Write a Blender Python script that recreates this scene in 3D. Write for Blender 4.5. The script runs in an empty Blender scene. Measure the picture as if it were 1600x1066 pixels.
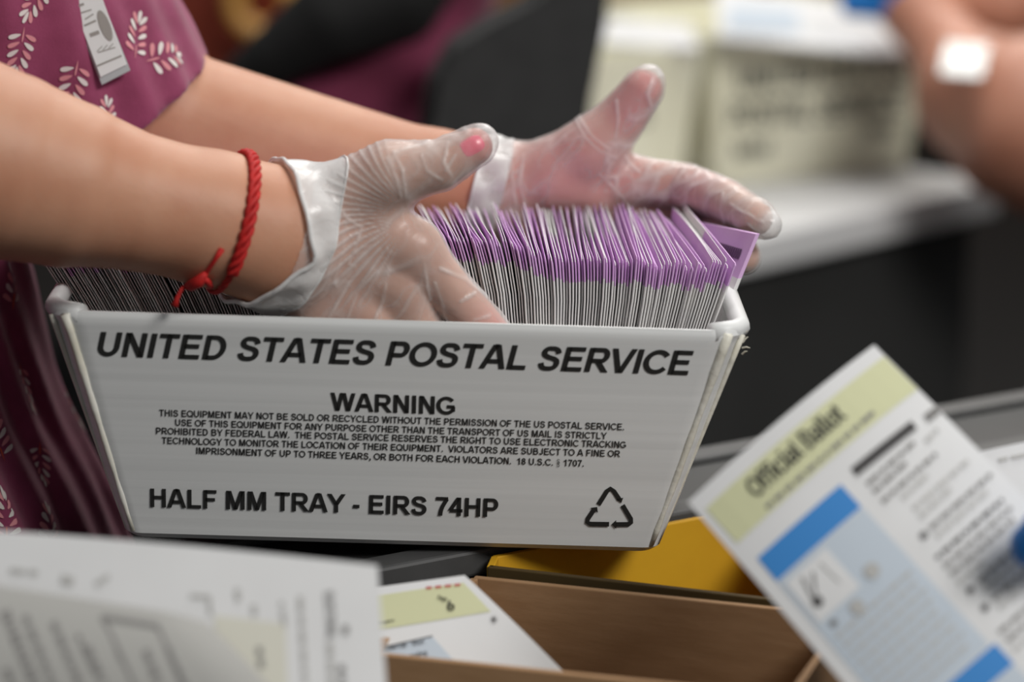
import bpy, bmesh, math, random, os
import numpy as np
from mathutils import Vector, Matrix
from mathutils.bvhtree import BVHTree

random.seed(7)
rng = np.random.default_rng(7)
SC = bpy.context.scene
COL = SC.collection

# ------------------------------------------------------------------ camera, world, lights, exposure
D0, PITCH, FPX = 1.55, math.radians(14.0), 105.0 / 36.0 * 1600
ZC = 0.95
CF = Vector((0, math.cos(PITCH), -math.sin(PITCH)))
CU = Vector((0, math.sin(PITCH), math.cos(PITCH)))
CR = Vector((1, 0, 0))
CL = Vector((0, 0, ZC)) - CF * D0
cam = bpy.data.cameras.new('camera')
cam.lens, cam.sensor_width = 105.0, 36.0
cam.clip_start, cam.clip_end = 0.05, 60
cam.dof.use_dof = True
cam.dof.focus_distance = 1.585
cam.dof.aperture_fstop = 3.3
camo = bpy.data.objects.new('camera', cam)
COL.objects.link(camo)
camo.matrix_world = Matrix(((CR.x, CU.x, -CF.x, CL.x), (CR.y, CU.y, -CF.y, CL.y), (CR.z, CU.z, -CF.z, CL.z), (0, 0, 0, 1)))
SC.camera = camo

wd = bpy.data.worlds.new('world')
SC.world = wd
wd.use_nodes = True
wd.node_tree.nodes['Background'].inputs[0].default_value = (0.93, 0.97, 1.0, 1)
wd.node_tree.nodes['Background'].inputs[1].default_value = 0.18


def area(name, loc, target, sx, sy, power, col=(1, 1, 1)):
    l = bpy.data.lights.new(name, 'AREA')
    l.shape, l.size, l.size_y, l.energy, l.color = 'RECTANGLE', sx, sy, power, col
    o = bpy.data.objects.new(name, l)
    COL.objects.link(o)
    o.location = loc
    o.rotation_euler = (Vector(target) - Vector(loc)).to_track_quat('-Z', 'Y').to_euler()
    return o


area('ceiling_light', (0.35, 0.75, 2.75), (0.35, 0.75, 0), 1.2, 0.6, 27, (1.0, 0.98, 0.95))
area('ceiling_light', (1.5, -1.6, 2.75), (0.6, -0.4, 0.3), 1.2, 0.7, 74, (1.0, 0.98, 0.95))
area('ceiling_light', (0.6, 2.7, 2.75), (0.6, 2.7, 0), 1.6, 0.9, 58, (1.0, 0.97, 0.92))
SC.view_settings.view_transform = 'Standard'
SC.view_settings.look = 'None'
SC.view_settings.gamma = 1
SC.view_settings.use_curve_mapping = False
SC.view_settings.exposure = -0.22


# ------------------------------------------------------------------ pixels of the 1600 x 1066 frame <-> places
def ray(px, py):
    return (CF * FPX + CR * (px - 800) - CU * (py - 533)) / FPX


def W(px, py, y):
    r = ray(px, py)
    return CL + r * ((y - CL.y) / r.y)


def Wz(px, py, z):
    r = ray(px, py)
    return CL + r * ((z - CL.z) / r.z)


def Pd(px, py, d):
    return CL + ray(px, py) * d


def proj(p):
    q = Vector(p) - CL
    d = q.dot(CF)
    return 800 + q.dot(CR) / d * FPX, 533 - q.dot(CU) / d * FPX


# ------------------------------------------------------------------ object helpers
def lin(c):
    f = lambda v: v / 12.92 if v <= 0.04045 else ((v + 0.055) / 1.055) ** 2.4
    return tuple(f(v / 255) for v in c[:3])


def mat(name, rgb, rough=0.6, rgb2=None, scale=30, stretch=(1, 1, 1), bump=0.0, bscale=None, metal=0.0, sss=0.0, spec=0.5, sheen=0.0, coord='Object'):
    m = bpy.data.materials.new(name)
    m.use_nodes = True
    nt = m.node_tree
    b = nt.nodes['Principled BSDF']
    b.inputs['Roughness'].default_value = rough
    b.inputs['Metallic'].default_value = metal
    b.inputs['Specular IOR Level'].default_value = spec
    c1 = (*lin(rgb), 1)
    b.inputs['Base Color'].default_value = c1
    tc = nt.nodes.new('ShaderNodeTexCoord')
    mp = nt.nodes.new('ShaderNodeMapping')
    mp.inputs['Scale'].default_value = stretch
    nt.links.new(tc.outputs[coord], mp.inputs[0])
    if rgb2:
        n = nt.nodes.new('ShaderNodeTexNoise')
        n.inputs['Scale'].default_value = scale
        n.inputs['Detail'].default_value = 4
        nt.links.new(mp.outputs[0], n.inputs['Vector'])
        r = nt.nodes.new('ShaderNodeValToRGB')
        r.color_ramp.elements[0].position, r.color_ramp.elements[1].position = 0.35, 0.65
        r.color_ramp.elements[0].color = c1
        r.color_ramp.elements[1].color = (*lin(rgb2), 1)
        nt.links.new(n.outputs['Fac'], r.inputs[0])
        nt.links.new(r.outputs[0], b.inputs['Base Color'])
    if bump:
        n2 = nt.nodes.new('ShaderNodeTexNoise')
        n2.inputs['Scale'].default_value = bscale or scale * 4
        n2.inputs['Detail'].default_value = 5
        nt.links.new(mp.outputs[0], n2.inputs['Vector'])
        bn = nt.nodes.new('ShaderNodeBump')
        bn.inputs['Strength'].default_value = bump
        bn.inputs['Distance'].default_value = 0.001
        nt.links.new(n2.outputs['Fac'], bn.inputs['Height'])
        nt.links.new(bn.outputs[0], b.inputs['Normal'])
    if sss:
        b.inputs['Subsurface Weight'].default_value = sss
        b.inputs['Subsurface Radius'].default_value = (0.9, 0.35, 0.2)
        b.inputs['Subsurface Scale'].default_value = 0.006
    if sheen:
        b.inputs['Sheen Weight'].default_value = sheen
    return m


def tag(o, label=None, cat=None, group=None, kind=None):
    for k, v in (('label', label), ('category', cat), ('group', group), ('kind', kind)):
        if v:
            o[k] = v
    return o


def mesh_obj(name, verts, faces, mats, parent=None, mi=None, smooth=False):
    me = bpy.data.meshes.new(name)
    me.from_pydata([tuple(v) for v in verts], [], [tuple(f) for f in faces])
    for m in (mats if isinstance(mats, (list, tuple)) else [mats]):
        me.materials.append(m)
    if mi is not None:
        me.polygons.foreach_set('material_index', list(mi))
    if smooth:
        me.polygons.foreach_set('use_smooth', [True] * len(me.polygons))
    me.update()
    o = bpy.data.objects.new(name, me)
    COL.objects.link(o)
    if parent is not None:
        o.parent = parent
        o.matrix_parent_inverse = parent.matrix_world.inverted()
    return o


def empty(name, loc, label, cat, group=None):
    o = bpy.data.objects.new(name, None)
    o.empty_display_size = 0.05
    COL.objects.link(o)
    o.matrix_world = Matrix.Translation(Vector(loc))
    return tag(o, label, cat, group)


class MB:
    """collects geometry for one mesh object"""
    def __init__(s):
        s.v, s.f, s.m = [], [], []

    def add(s, v, f, m=0):
        b = len(s.v)
        s.v += [Vector(p) for p in v]
        s.f += [[b + i for i in q] for q in f]
        s.m += [m] * len(f)
        return s

    def hexa(s, p, m=0):        # 8 points: lower ring of 4 then upper ring of 4
        return s.add(p, [(3, 2, 1, 0), (4, 5, 6, 7), (0, 1, 5, 4), (1, 2, 6, 5), (2, 3, 7, 6), (3, 0, 4, 7)], m)

    def box(s, c, size, rot=None, m=0):
        c = Vector(c)
        hx, hy, hz = [q / 2 for q in size]
        p = [Vector((x, y, z)) for z in (-hz, hz) for x, y in ((-hx, -hy), (hx, -hy), (hx, hy), (-hx, hy))]
        if rot is not None:
            p = [rot @ q for q in p]
        return s.hexa([c + q for q in p], m)

    def tube(s, pts, rad, n=10, closed=False, m=0, flat=None):
        pts = [Vector(p) for p in pts]
        N = len(pts)
        rad = rad if isinstance(rad, (list, tuple)) else [rad] * N
        rings, up = [], None
        for i, p in enumerate(pts):
            if closed:
                t = pts[(i + 1) % N] - pts[i - 1]
            else:
                t = pts[min(i + 1, N - 1)] - pts[max(i - 1, 0)]
            t.normalize()
            if up is None:
                up = t.orthogonal().normalized()
            up = (up - t * up.dot(t)).normalized()
            sd = t.cross(up)
            rings.append([p + (up * math.cos(a) + sd * math.sin(a)) * rad[i] for a in [k * 2 * math.pi / n for k in range(n)]])
        v = [q for r in rings for q in r]
        f = []
        for i in range(N if closed else N - 1):
            j = (i + 1) % N
            f += [(i * n + k, i * n + (k + 1) % n, j * n + (k + 1) % n, j * n + k) for k in range(n)]
        if not closed:
            f += [tuple(range(n))[::-1], tuple((N - 1) * n + k for k in range(n))]
        return s.add(v, f, m)

    def build(s, name, mats, parent=None, smooth=False, bevel=0.0):
        o = mesh_obj(name, s.v, s.f, mats, parent, s.m, smooth)
        if bevel:
            b = o.modifiers.new('bevel', 'BEVEL')
            b.width, b.segments, b.limit_method = bevel, 2, 'ANGLE'
        return o


# ------------------------------------------------------------------ signed distances -> one continuous skin (surface nets)
def rcone(P, a, b, ra, rb):
    a, b = np.array(a, np.float32), np.array(b, np.float32)
    ba = b - a
    pa = P - a
    t = np.clip((pa @ ba) / max(float(ba @ ba), 1e-12), 0, 1)
    return np.linalg.norm(pa - t[:, None] * ba, axis=1) - (ra + (rb - ra) * t)


def chain(P, pts):
    d = None
    for (a, ra), (b, rb) in zip(pts[:-1], pts[1:]):
        e = rcone(P, a, b, ra, rb)
        d = e if d is None else np.minimum(d, e)
    return d


def ell(P, c, r):
    q = (P - np.array(c, np.float32)) / np.array(r, np.float32)
    k = np.linalg.norm(q, axis=1)
    return (k - 1) * min(r)


def smin(a, b, k):
    h = np.maximum(k - np.abs(a - b), 0) / k
    return np.minimum(a, b) - h * h * k * 0.25


def sdf_mesh(f, lo, hi, h, margin=0.02, B=16):
    lo = np.array(lo, np.float64)
    nb = np.maximum(np.ceil((np.array(hi) - lo) / (h * B)).astype(int), 1)
    n = nb * B
    ci = np.stack(np.meshgrid(*[np.arange(k) for k in nb], indexing='ij'), -1).reshape(-1, 3)
    dc = f((lo + (ci * B + (B - 1) / 2) * h).astype(np.float32))
    Dn = np.repeat(np.repeat(np.repeat(dc.reshape(nb).astype(np.float32), B, 0), B, 1), B, 2)
    act = ci[np.abs(dc) < B * h * 0.9 + margin]
    loc = np.stack(np.meshgrid(*[np.arange(B)] * 3, indexing='ij'), -1).reshape(-1, 3)
    for s in range(0, len(act), 48):
        a = act[s:s + 48]
        idx = a[:, None, :] * B + loc[None]
        v = f((lo + idx.reshape(-1, 3) * h).astype(np.float32)).reshape(len(a), B, B, B)
        for q, w in zip(a, v):
            i, j, k = q * B
            Dn[i:i + B, j:j + B, k:k + B] = w
    ins = Dn < 0
    S = [slice(0, -1), slice(1, None)]
    cnt = np.zeros(n - 1, np.int8)
    for x in (0, 1):
        for y in (0, 1):
            for z in (0, 1):
                cnt += ins[S[x], S[y], S[z]]
    cells = np.argwhere((cnt > 0) & (cnt < 8))
    acc = np.zeros((len(cells), 3))
    num = np.zeros(len(cells))
    corner = [(x, y, z) for x in (0, 1) for y in (0, 1) for z in (0, 1)]
    for a in corner:
        for ax in range(3):
            if a[ax]:
                continue
            b = list(a)
            b[ax] = 1
            ia, ib = cells + np.array(a), cells + np.array(b)
            da, db = Dn[tuple(ia.T)], Dn[tuple(ib.T)]
            x = (da < 0) != (db < 0)
            t = np.where(x, da / np.where(x, da - db, 1), 0)
            p = np.array(a, float)[None] + t[:, None] * (np.array(b) - np.array(a))[None]
            acc += p * x[:, None]
            num += x
    V = lo + (cells + acc / num[:, None]) * h
    vid = np.full(n - 1, -1, np.int32)
    vid[tuple(cells.T)] = np.arange(len(cells))
    F = []
    for ax in range(3):
        s0, s1 = [slice(1, -1)] * 3, [slice(1, -1)] * 3
        s0[ax], s1[ax] = slice(0, -1), slice(1, None)
        A, Bq = ins[tuple(s0)], ins[tuple(s1)]
        e = np.argwhere(A != Bq)
        fl = A[tuple(e.T)]
        off = np.array([1, 1, 1])
        off[ax] = 0
        e = e + off
        u, w = [(1, 2), (2, 0), (0, 1)][ax]
        q = []
        for du, dw in ((1, 1), (0, 1), (0, 0), (1, 0)):
            c = e.copy()
            c[:, u] -= du
            c[:, w] -= dw
            q.append(vid[tuple(c.T)])
        q = np.stack(q, 1)
        q[~fl] = q[~fl][:, ::-1]
        F.append(q)
    F = np.concatenate(F)
    return V, F[(F >= 0).all(1)]


def np_obj(name, V, F, mats, parent=None, attr=None):
    me = bpy.data.meshes.new(name)
    me.vertices.add(len(V))
    me.vertices.foreach_set('co', V.astype(np.float32).ravel())
    me.loops.add(F.size)
    me.loops.foreach_set('vertex_index', F.astype(np.int32).ravel())
    me.polygons.add(len(F))
    me.polygons.foreach_set('loop_start', np.arange(0, F.size, 4, dtype=np.int32))
    me.polygons.foreach_set('use_smooth', np.ones(len(F), bool))
    for m in (mats if isinstance(mats, (list, tuple)) else [mats]):
        me.materials.append(m)
    me.update(calc_edges=True)
    me.validate()
    if attr:
        for k, a in attr.items():
            me.attributes.new(k, 'FLOAT', 'POINT').data.foreach_set('value', a.astype(np.float32))
    o = bpy.data.objects.new(name, me)
    COL.objects.link(o)
    if parent is not None:
        o.parent = parent
        o.matrix_parent_inverse = parent.matrix_world.inverted()
    return o


def cut(V, F, keep):
    ok = keep[F].all(1)
    F = F[ok]
    used = np.unique(F)
    m = np.full(len(V), -1)
    m[used] = np.arange(len(used))
    return V[used], m[F]


# ------------------------------------------------------------------ lettering
def get_font():
    try:
        return bpy.data.fonts.load(os.path.join(bpy.utils.system_resource('DATAFILES', path='fonts'), 'Inter.woff2'))
    except Exception:
        return None


FONT = get_font()
_txt, CAP = {}, 1.0


# heavy grotesque capitals drawn as strokes: (advance, [centre lines]); cap height 1
def _arc(cx, cy, rx, ry, a0, a1, n=14):
    return [(cx + rx * math.cos(math.radians(a0 + (a1 - a0) * k / n)), cy + ry * math.sin(math.radians(a0 + (a1 - a0) * k / n))) for k in range(n + 1)]


def _smooth(p, n=4):
    out = []
    for i in range(len(p) - 1):
        a, b_, c, d = p[max(i - 1, 0)], p[i], p[i + 1], p[min(i + 2, len(p) - 1)]
        for k in range(n):
            t = k / n
            out.append(tuple(0.5 * (2 * b_[j] + (c[j] - a[j]) * t + (2 * a[j] - 5 * b_[j] + 4 * c[j] - d[j]) * t * t + (3 * b_[j] - a[j] - 3 * c[j] + d[j]) * t ** 3) for j in (0, 1)))
    return out + [p[-1]]


_S = [(.765, .71), (.70, .84), (.58, .905), (.45, .915), (.32, .905), (.22, .84), (.19, .73), (.24, .63), (.36, .565), (.48, .53), (.62, .49), (.73, .42), (.765, .29), (.71, .16), (.58, .095), (.45, .085), (.31, .10), (.20, .175), (.15, .31)]
ST = [(.19, 0), (.19, 1)]
GLYPH = {
    ' ': (.388, []), '-': (.465, [[(.06, .36), (.41, .36)]]), '.': (.388, [[(.194, 0), (.194, .2)]]), ',': (.388, [[(.194, 0), (.194, .2)], [(.25, .05), (.14, -.17)]]),
    'A': (1.008, [[(.10, 0), (.46, 1)], [(.908, 0), (.548, 1)], [(.24, .31), (.77, .31)], [(.42, .93), (.59, .93)]]),
    'B': (1.008, [ST, [(.19, .915), (.56, .915)] + _arc(.58, .725, .18, .19, 90, -90) + [(.19, .535)], [(.5, .535)] + _arc(.62, .31, .21, .225, 90, -90) + [(.19, .085)]]),
    'C': (1.008, [_arc(.545, .5, .43, .415, 36, 324, 24)]),
    'D': (1.008, [ST, [(.19, .915), (.44, .915)] + _arc(.46, .5, .37, .415, 90, -90, 18) + [(.19, .085)]]),
    'E': (.93, [ST, [(.19, .915), (.86, .915)], [(.19, .52), (.80, .52)], [(.19, .085), (.88, .085)]]),
    'F': (.853, [ST, [(.19, .915), (.80, .915)], [(.19, .49), (.72, .49)]]),
    'G': (1.086, [_arc(.55, .5, .43, .415, 38, 322, 24) + [(.93, .2), (.93, .45)], [(.58, .44), (1.0, .44)]]),
    'H': (1.008, [ST, [(.82, 0), (.82, 1)], [(.19, .53), (.82, .53)]]),
    'I': (.388, [[(.194, 0), (.194, 1)]]),
    'J': (.776, [[(.575, 1), (.575, .33)] + _arc(.35, .31, .225, .225, 0, -165)]),
    'K': (1.008, [ST, [(.86, 1), (.20, .30)], [(.44, .56), (.90, 0)]]),
    'L': (.853, [ST, [(.19, .085), (.82, .085)]]),
    'M': (1.163, [[(.185, 0), (.185, 1)], [(.978, 0), (.978, 1)], [(.24, 1), (.582, 0)], [(.923, 1), (.582, 0)]]),
    'N': (1.008, [ST, [(.82, 0), (.82, 1)], [(.20, 1), (.81, 0)]]),
    'O': (1.086, [_arc(.543, .5, .43, .415, 0, 360, 32)]),
    'P': (.93, [ST, [(.19, .915), (.54, .915)] + _arc(.57, .675, .21, .24, 90, -90) + [(.19, .435)]]),
    'Q': (1.086, [_arc(.543, .5, .43, .415, 0, 360, 32), [(.62, .28), (.98, -.03)]]),
    'R': (1.008, [ST, [(.19, .915), (.58, .915)] + _arc(.62, .69, .21, .225, 90, -90) + [(.19, .465)], [(.50, .46), (.89, 0)]]),
    'S': (.93, [_smooth(_S)]),
    'T': (.853, [[(.03, .915), (.823, .915)], [(.427, 0), (.427, 1)]]),
    'U': (1.008, [[(.185, 1), (.185, .4)] + _arc(.504, .39, .319, .305, 180, 360, 18) + [(.823, 1)]]),
    'V': (.93, [[(.08, 1), (.44, 0)], [(.85, 1), (.49, 0)]]),
    'W': (1.318, [[(.09, 1), (.36, 0)], [(.61, 1), (.38, 0)], [(.71, 1), (.94, 0)], [(1.23, 1), (.96, 0)]]),
    'Y': (.93, [[(.08, 1), (.465, .42)], [(.85, 1), (.465, .42)], [(.465, 0), (.465, .5)]]),
    '0': (.776, [_arc(.388, .5, .265, .415, 0, 360, 28)]), '1': (.776, [[(.47, 0), (.47, 1)], _smooth([(.47, .93), (.34, .80), (.13, .72)])]),
    '4': (.776, [[(.52, 1), (.07, .30)], [(.05, .29), (.74, .29)], [(.545, 0), (.545, 1)]]),
    '7': (.776, [[(.05, .915), (.72, .915)], _smooth([(.66, .90), (.46, .56), (.35, .28), (.31, 0)])]),
    '8': (.776, [_arc(.388, .725, .21, .19, 0, 360, 22), _arc(.388, .295, .25, .21, 0, 360, 22)]),
    '\u00a7': (.776, [[(x * .62 + .10, y * .80 + .24) for x, y in _smooth(_S)], [(x * .62 + .10, y * .80 - .18) for x, y in _smooth(_S)]]),
}


def stroke_geo(body, hw, shear):
    V_, F_, x0 = [], [], 0.0
    for ch_ in body:
        adv, lines = GLYPH[ch_]
        w = hw * (0.45 if ch_ == '\u00a7' else 1)
        for pl in lines:
            n, base = len(pl), len(V_)
            closed = math.hypot(pl[0][0] - pl[-1][0], pl[0][1] - pl[-1][1]) < 1e-6
            L_, R_ = [], []
            for i, p in enumerate(pl):
                a = pl[i - 1] if i else (pl[-2] if closed else pl[0])
                c = pl[i + 1] if i < n - 1 else (pl[1] if closed else pl[-1])
                t = Vector((c[0] - a[0], c[1] - a[1])).normalized()
                nx, ny = -t.y * w, t.x * w * 0.82
                for lst, sg in ((L_, 1), (R_, -1)):
                    qx, qy = p[0] + sg * nx, p[1] + sg * ny
                    if not closed and i in (0, n - 1) and n == 2 and abs(t.y) > 0.55 and abs(t.x) > 0.05:
                        k = -(sg * ny) / t.y        # cut slanted stems level
                        qx, qy = qx + t.x * k, qy + t.y * k
                    lst.append((x0 + qx + shear * qy, qy))
            V_ += L_ + R_
            F_ += [(base + i, base + n + i, base + n + i + 1, base + i + 1) for i in range(n - 1)]
        x0 += adv
    v = np.array(V_)
    v[:, 0] -= v[:, 0].min()
    return v, F_




def text_geo(body, bold=0.0, shear=0.0, space=1.0):
    """flat outline letters, cap height 1, starting at x = 0"""
    if bold >= 0.03 and all(q in GLYPH for q in body):
        return stroke_geo(body, 0.111 if bold > 0.04 else 0.094, shear)
    key = (body, bold, shear, space)
    if key in _txt:
        return _txt[key]
    c = bpy.data.curves.new('letters', 'FONT')
    c.body = body
    if FONT:
        c.font = FONT
    c.shear, c.space_character = shear, space
    c.resolution_u = 4
    o = bpy.data.objects.new('letters', c)
    COL.objects.link(o)
    dg = bpy.context.evaluated_depsgraph_get()
    dg.update()
    me = bpy.data.meshes.new_from_object(o.evaluated_get(dg))
    v = np.array([q.co[:] for q in me.vertices]).reshape(-1, 3)
    f = [tuple(p.vertices) for p in me.polygons]
    bpy.data.objects.remove(o)
    bpy.data.curves.remove(c)
    bpy.data.meshes.remove(me)
    v = v / CAP
    if bold:        # heavier strokes: the same outlines laid side by side
        nv, vs, fs = len(v), [], []
        for k in range(8):
            a = math.pi / 8 + k * math.pi / 4
            vs.append(v + np.array([bold * math.cos(a), bold * 0.62 * math.sin(a), 0]))
            fs += [tuple(i + k * nv for i in q) for q in f]
        v, f = np.concatenate(vs), fs
        v[:, 1] = (v[:, 1] + bold * 0.57) / (1 + bold * 1.14)
    v[:, 0] -= v[:, 0].min()
    _txt[key] = (v[:, :2], f)
    return _txt[key]


CAP = float(text_geo('H')[0][:, 1].max())
_txt.clear()

# ------------------------------------------------------------------ materials
M = {}
M['skin'] = mat('skin', (198, 147, 119), 0.5, (188, 133, 105), 26, bump=0.12, bscale=420, sss=0.25, spec=0.35)
nt_ = M['skin'].node_tree
b_ = nt_.nodes['Principled BSDF']
src = b_.inputs['Base Color'].links[0].from_socket
at_ = nt_.nodes.new('ShaderNodeAttribute')
at_.attribute_name = 'flush'
mx_ = nt_.nodes.new('ShaderNodeMix')
mx_.data_type = 'RGBA'
mx_.inputs['B'].default_value = (*lin((206, 104, 104)), 1)
mlt = nt_.nodes.new('ShaderNodeMath')
mlt.operation = 'MULTIPLY'
mlt.inputs[1].default_value = 0.75
nt_.links.new(at_.outputs['Fac'], mlt.inputs[0])
nt_.links.new(mlt.outputs[0], mx_.inputs['Factor'])
nt_.links.new(src, mx_.inputs['A'])
nt_.links.new(mx_.outputs['Result'], b_.inputs['Base Color'])
M['skin_dark'] = mat('skin_tan', (196, 140, 116), 0.5, (180, 122, 98), 12, sss=0.15)
M['polish'] = mat('nail_polish', (240, 60, 104), 0.25)
M['shirt'] = mat('shirt_cloth', (146, 62, 96), 0.85, (132, 52, 84), 60, bump=0.25, bscale=900, sheen=0.25)
M['leaf_white'] = mat('print_white', (222, 216, 210), 0.8)
M['leaf_pink'] = mat('print_pink', (214, 142, 148), 0.8)
M['leaf_orange'] = mat('print_orange', (206, 86, 60), 0.8)
M['plastic'] = mat('corrugated_plastic', (222, 223, 222), 0.45, (214, 215, 214), 7, (0.25, 0.25, 28), bump=0.10, bscale=7)
M['plastic_seam'] = mat('plastic_seam', (222, 220, 212), 0.5, (204, 200, 184), 40, bump=0.5, bscale=120)
M['plastic_cream'] = mat('plastic_cream', (236, 234, 212), 0.5, (228, 225, 200), 12)
M['seam_dirty'] = mat('seam_yellowed', (226, 224, 214), 0.5, (214, 210, 194), 50, bump=0.6, bscale=160)
M['ink'] = mat('black_ink', (36, 36, 35), 0.55)
M['env'] = mat('envelope_paper', (232, 230, 228), 0.75, (222, 220, 220), 40)
M['env_grey'] = mat('envelope_grey_print', (150, 148, 148), 0.75)
M['purple'] = mat('envelope_purple', (218, 180, 222), 0.7, (211, 169, 217), 50)
M['ink_purple'] = mat('envelope_ink', (96, 66, 100), 0.7)
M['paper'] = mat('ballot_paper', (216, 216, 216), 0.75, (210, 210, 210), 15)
M['paper_shaded'] = mat('ballot_paper_shaded', (158, 157, 153), 0.75)  # white paper turned from the light, its shade put into the base colour
M['band'] = mat('ballot_green_band', (200, 201, 162), 0.75)
M['band_pale'] = mat('ballot_pale_band', (205, 203, 190), 0.75)
M['blue'] = mat('ballot_blue', (52, 128, 196), 0.7)
M['bluegrey'] = mat('ballot_blue_grey', (186, 196, 206), 0.75)
M['inkgrey'] = mat('ballot_ink_grey', (120, 118, 116), 0.75)
M['inkpale'] = mat('ballot_ink_pale', (176, 175, 172), 0.75)
M['inkdark'] = mat('ballot_ink_dark', (62, 60, 60), 0.75)
M['inkred'] = mat('ballot_ink_red', (186, 96, 88), 0.75)
M['card'] = mat('cardboard', (168, 132, 96), 0.85, (158, 122, 86), 30, (1, 1, 5), bump=0.1)
M['yellow_shaded'] = mat('yellow_card_shaded', (74, 56, 16), 0.8, (64, 48, 14), 20)  # yellow card in shadow: the near wall's shade is painted as dark olive
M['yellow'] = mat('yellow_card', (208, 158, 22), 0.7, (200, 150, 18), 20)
M['belt'] = mat('black_table_top', (34, 34, 34), 0.5, (28, 28, 28), 30)
M['rail'] = mat('grey_metal_rail', (78, 78, 78), 0.5, (70, 70, 70), 30, metal=0.2)
M['black'] = mat('black_cloth', (9, 9, 9), 0.9)
M['skirt'] = mat('charcoal_table_skirt', (46, 46, 45), 0.9, (40, 40, 39), 6)
M['tabletop'] = mat('pale_table_top', (216, 216, 216), 0.5)
M['chair'] = mat('charcoal_chair', (46, 46, 46), 0.75, (40, 40, 40), 40)
M['maroon'] = mat('maroon_shirt', (128, 44, 78), 0.85, (110, 34, 64), 9, sheen=0.2)
M['redwood'] = mat('red_brown_panel', (128, 48, 24), 0.5, (110, 38, 18), 8)
M['gold'] = mat('gold_ring', (206, 158, 84), 0.4, (190, 140, 70), 20)
M['wall'] = mat('tan_wall', (186, 132, 80), 0.8, (170, 116, 66), 1.2)
M['floor'] = mat('dark_carpet', (12, 11, 11), 0.95, (9, 9, 9), 20)
M['red'] = mat('red_cord', (196, 30, 26), 0.7, (170, 20, 18), 300)
M['glove_blue'] = mat('blue_nitrile', (30, 120, 200), 0.4)
M['badge'] = mat('badge_card', (214, 216, 214), 0.3)
M['badge_grey'] = mat('badge_print_grey', (140, 136, 130), 0.4)
M['holder'] = mat('badge_holder', (170, 174, 174), 0.2)


def glove_material(name, base, gain):
    m = bpy.data.materials.new(name)
    m.use_nodes = True
    nt = m.node_tree
    out = nt.nodes['Material Output']
    b = nt.nodes['Principled BSDF']
    b.inputs['Base Color'].default_value = (0.86, 0.86, 0.85, 1)
    b.inputs['Roughness'].default_value = 0.28
    b.inputs['Specular IOR Level'].default_value = 0.7
    tr = nt.nodes.new('ShaderNodeBsdfTransparent')
    tr.inputs[0].default_value = (0.98, 0.965, 0.96, 1)
    mix = nt.nodes.new('ShaderNodeMixShader')
    at = nt.nodes.new('ShaderNodeAttribute')
    at.attribute_name = 'fold'
    lw = nt.nodes.new('ShaderNodeLayerWeight')
    lw.inputs['Blend'].default_value = 0.25
    m1 = nt.nodes.new('ShaderNodeMath')
    m1.operation = 'MULTIPLY_ADD'
    m1.inputs[1].default_value, m1.inputs[2].default_value = gain, base
    nt.links.new(at.outputs['Fac'], m1.inputs[0])
    m2 = nt.nodes.new('ShaderNodeMath')
    m2.operation, m2.use_clamp = 'MULTIPLY_ADD', True
    m2.inputs[1].default_value = 0.45
    nt.links.new(lw.outputs['Facing'], m2.inputs[0])
    nt.links.new(m1.outputs[0], m2.inputs[2])
    tc = nt.nodes.new('ShaderNodeTexCoord')
    ns = nt.nodes.new('ShaderNodeTexNoise')
    ns.inputs['Scale'].default_value, ns.inputs['Detail'].default_value = 90, 5
    ns.inputs['Distortion'].default_value = 1.2
    nt.links.new(tc.outputs['Object'], ns.inputs['Vector'])
    bn = nt.nodes.new('ShaderNodeBump')
    bn.inputs['Strength'].default_value, bn.inputs['Distance'].default_value = 0.35, 0.002
    nt.links.new(ns.outputs['Fac'], bn.inputs['Height'])
    nt.links.new(bn.outputs[0], b.inputs['Normal'])
    nt.links.new(m2.outputs[0], mix.inputs[0])
    nt.links.new(tr.outputs[0], mix.inputs[1])
    nt.links.new(b.outputs[0], mix.inputs[2])
    nt.links.new(mix.outputs[0], out.inputs['Surface'])
    return m


M['vinyl'] = glove_material('clear_vinyl', 0.20, 0.50)
M['vinyl_cuff'] = glove_material('white_vinyl_cuff', 0.62, 0.3)

# ------------------------------------------------------------------ the room
mb = MB().box((0, 2, -0.05), (14, 14, 0.1))
tag(mb.build('floor', M['floor']), 'dark carpet floor', kind='structure')
mb = MB().box((0, 6.55, 1.4), (14, 0.1, 3.0))
tag(mb.build('wall_back', M['wall']), 'blurred tan back wall', kind='structure')

# ------------------------------------------------------------------ sorting table under the tray
ZT = 0.8386 - 0.0052
n0, n1 = Wz(595, 893, ZT), Wz(1050, 793, ZT)
f0, f1 = Wz(1080, 700, ZT), Wz(1600, 608, ZT)
ud = (f1 - f0).normalized()
nrm = Vector((-ud.y, ud.x, 0))
mid0 = n0.lerp(n1, 0.35)
wdt = (f0 - mid0).dot(nrm)
near0 = mid0 - ud * 0.42
near1 = mid0 + ud * 1.25
tab = empty('sorting_table', (mid0.x, mid0.y, 0), 'black sorting table with grey metal edge rails under the white mail tray', 'table')


def slab(p0, p1, q0, q1, z0, z1, m, name, parent, bevel=0.002):
    b = MB().hexa([Vector((p.x, p.y, z0)) for p in (p0, p1, q1, q0)] + [Vector((p.x, p.y, z1)) for p in (p0, p1, q1, q0)])
    return b.build(name, m, parent, bevel=bevel)


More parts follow.
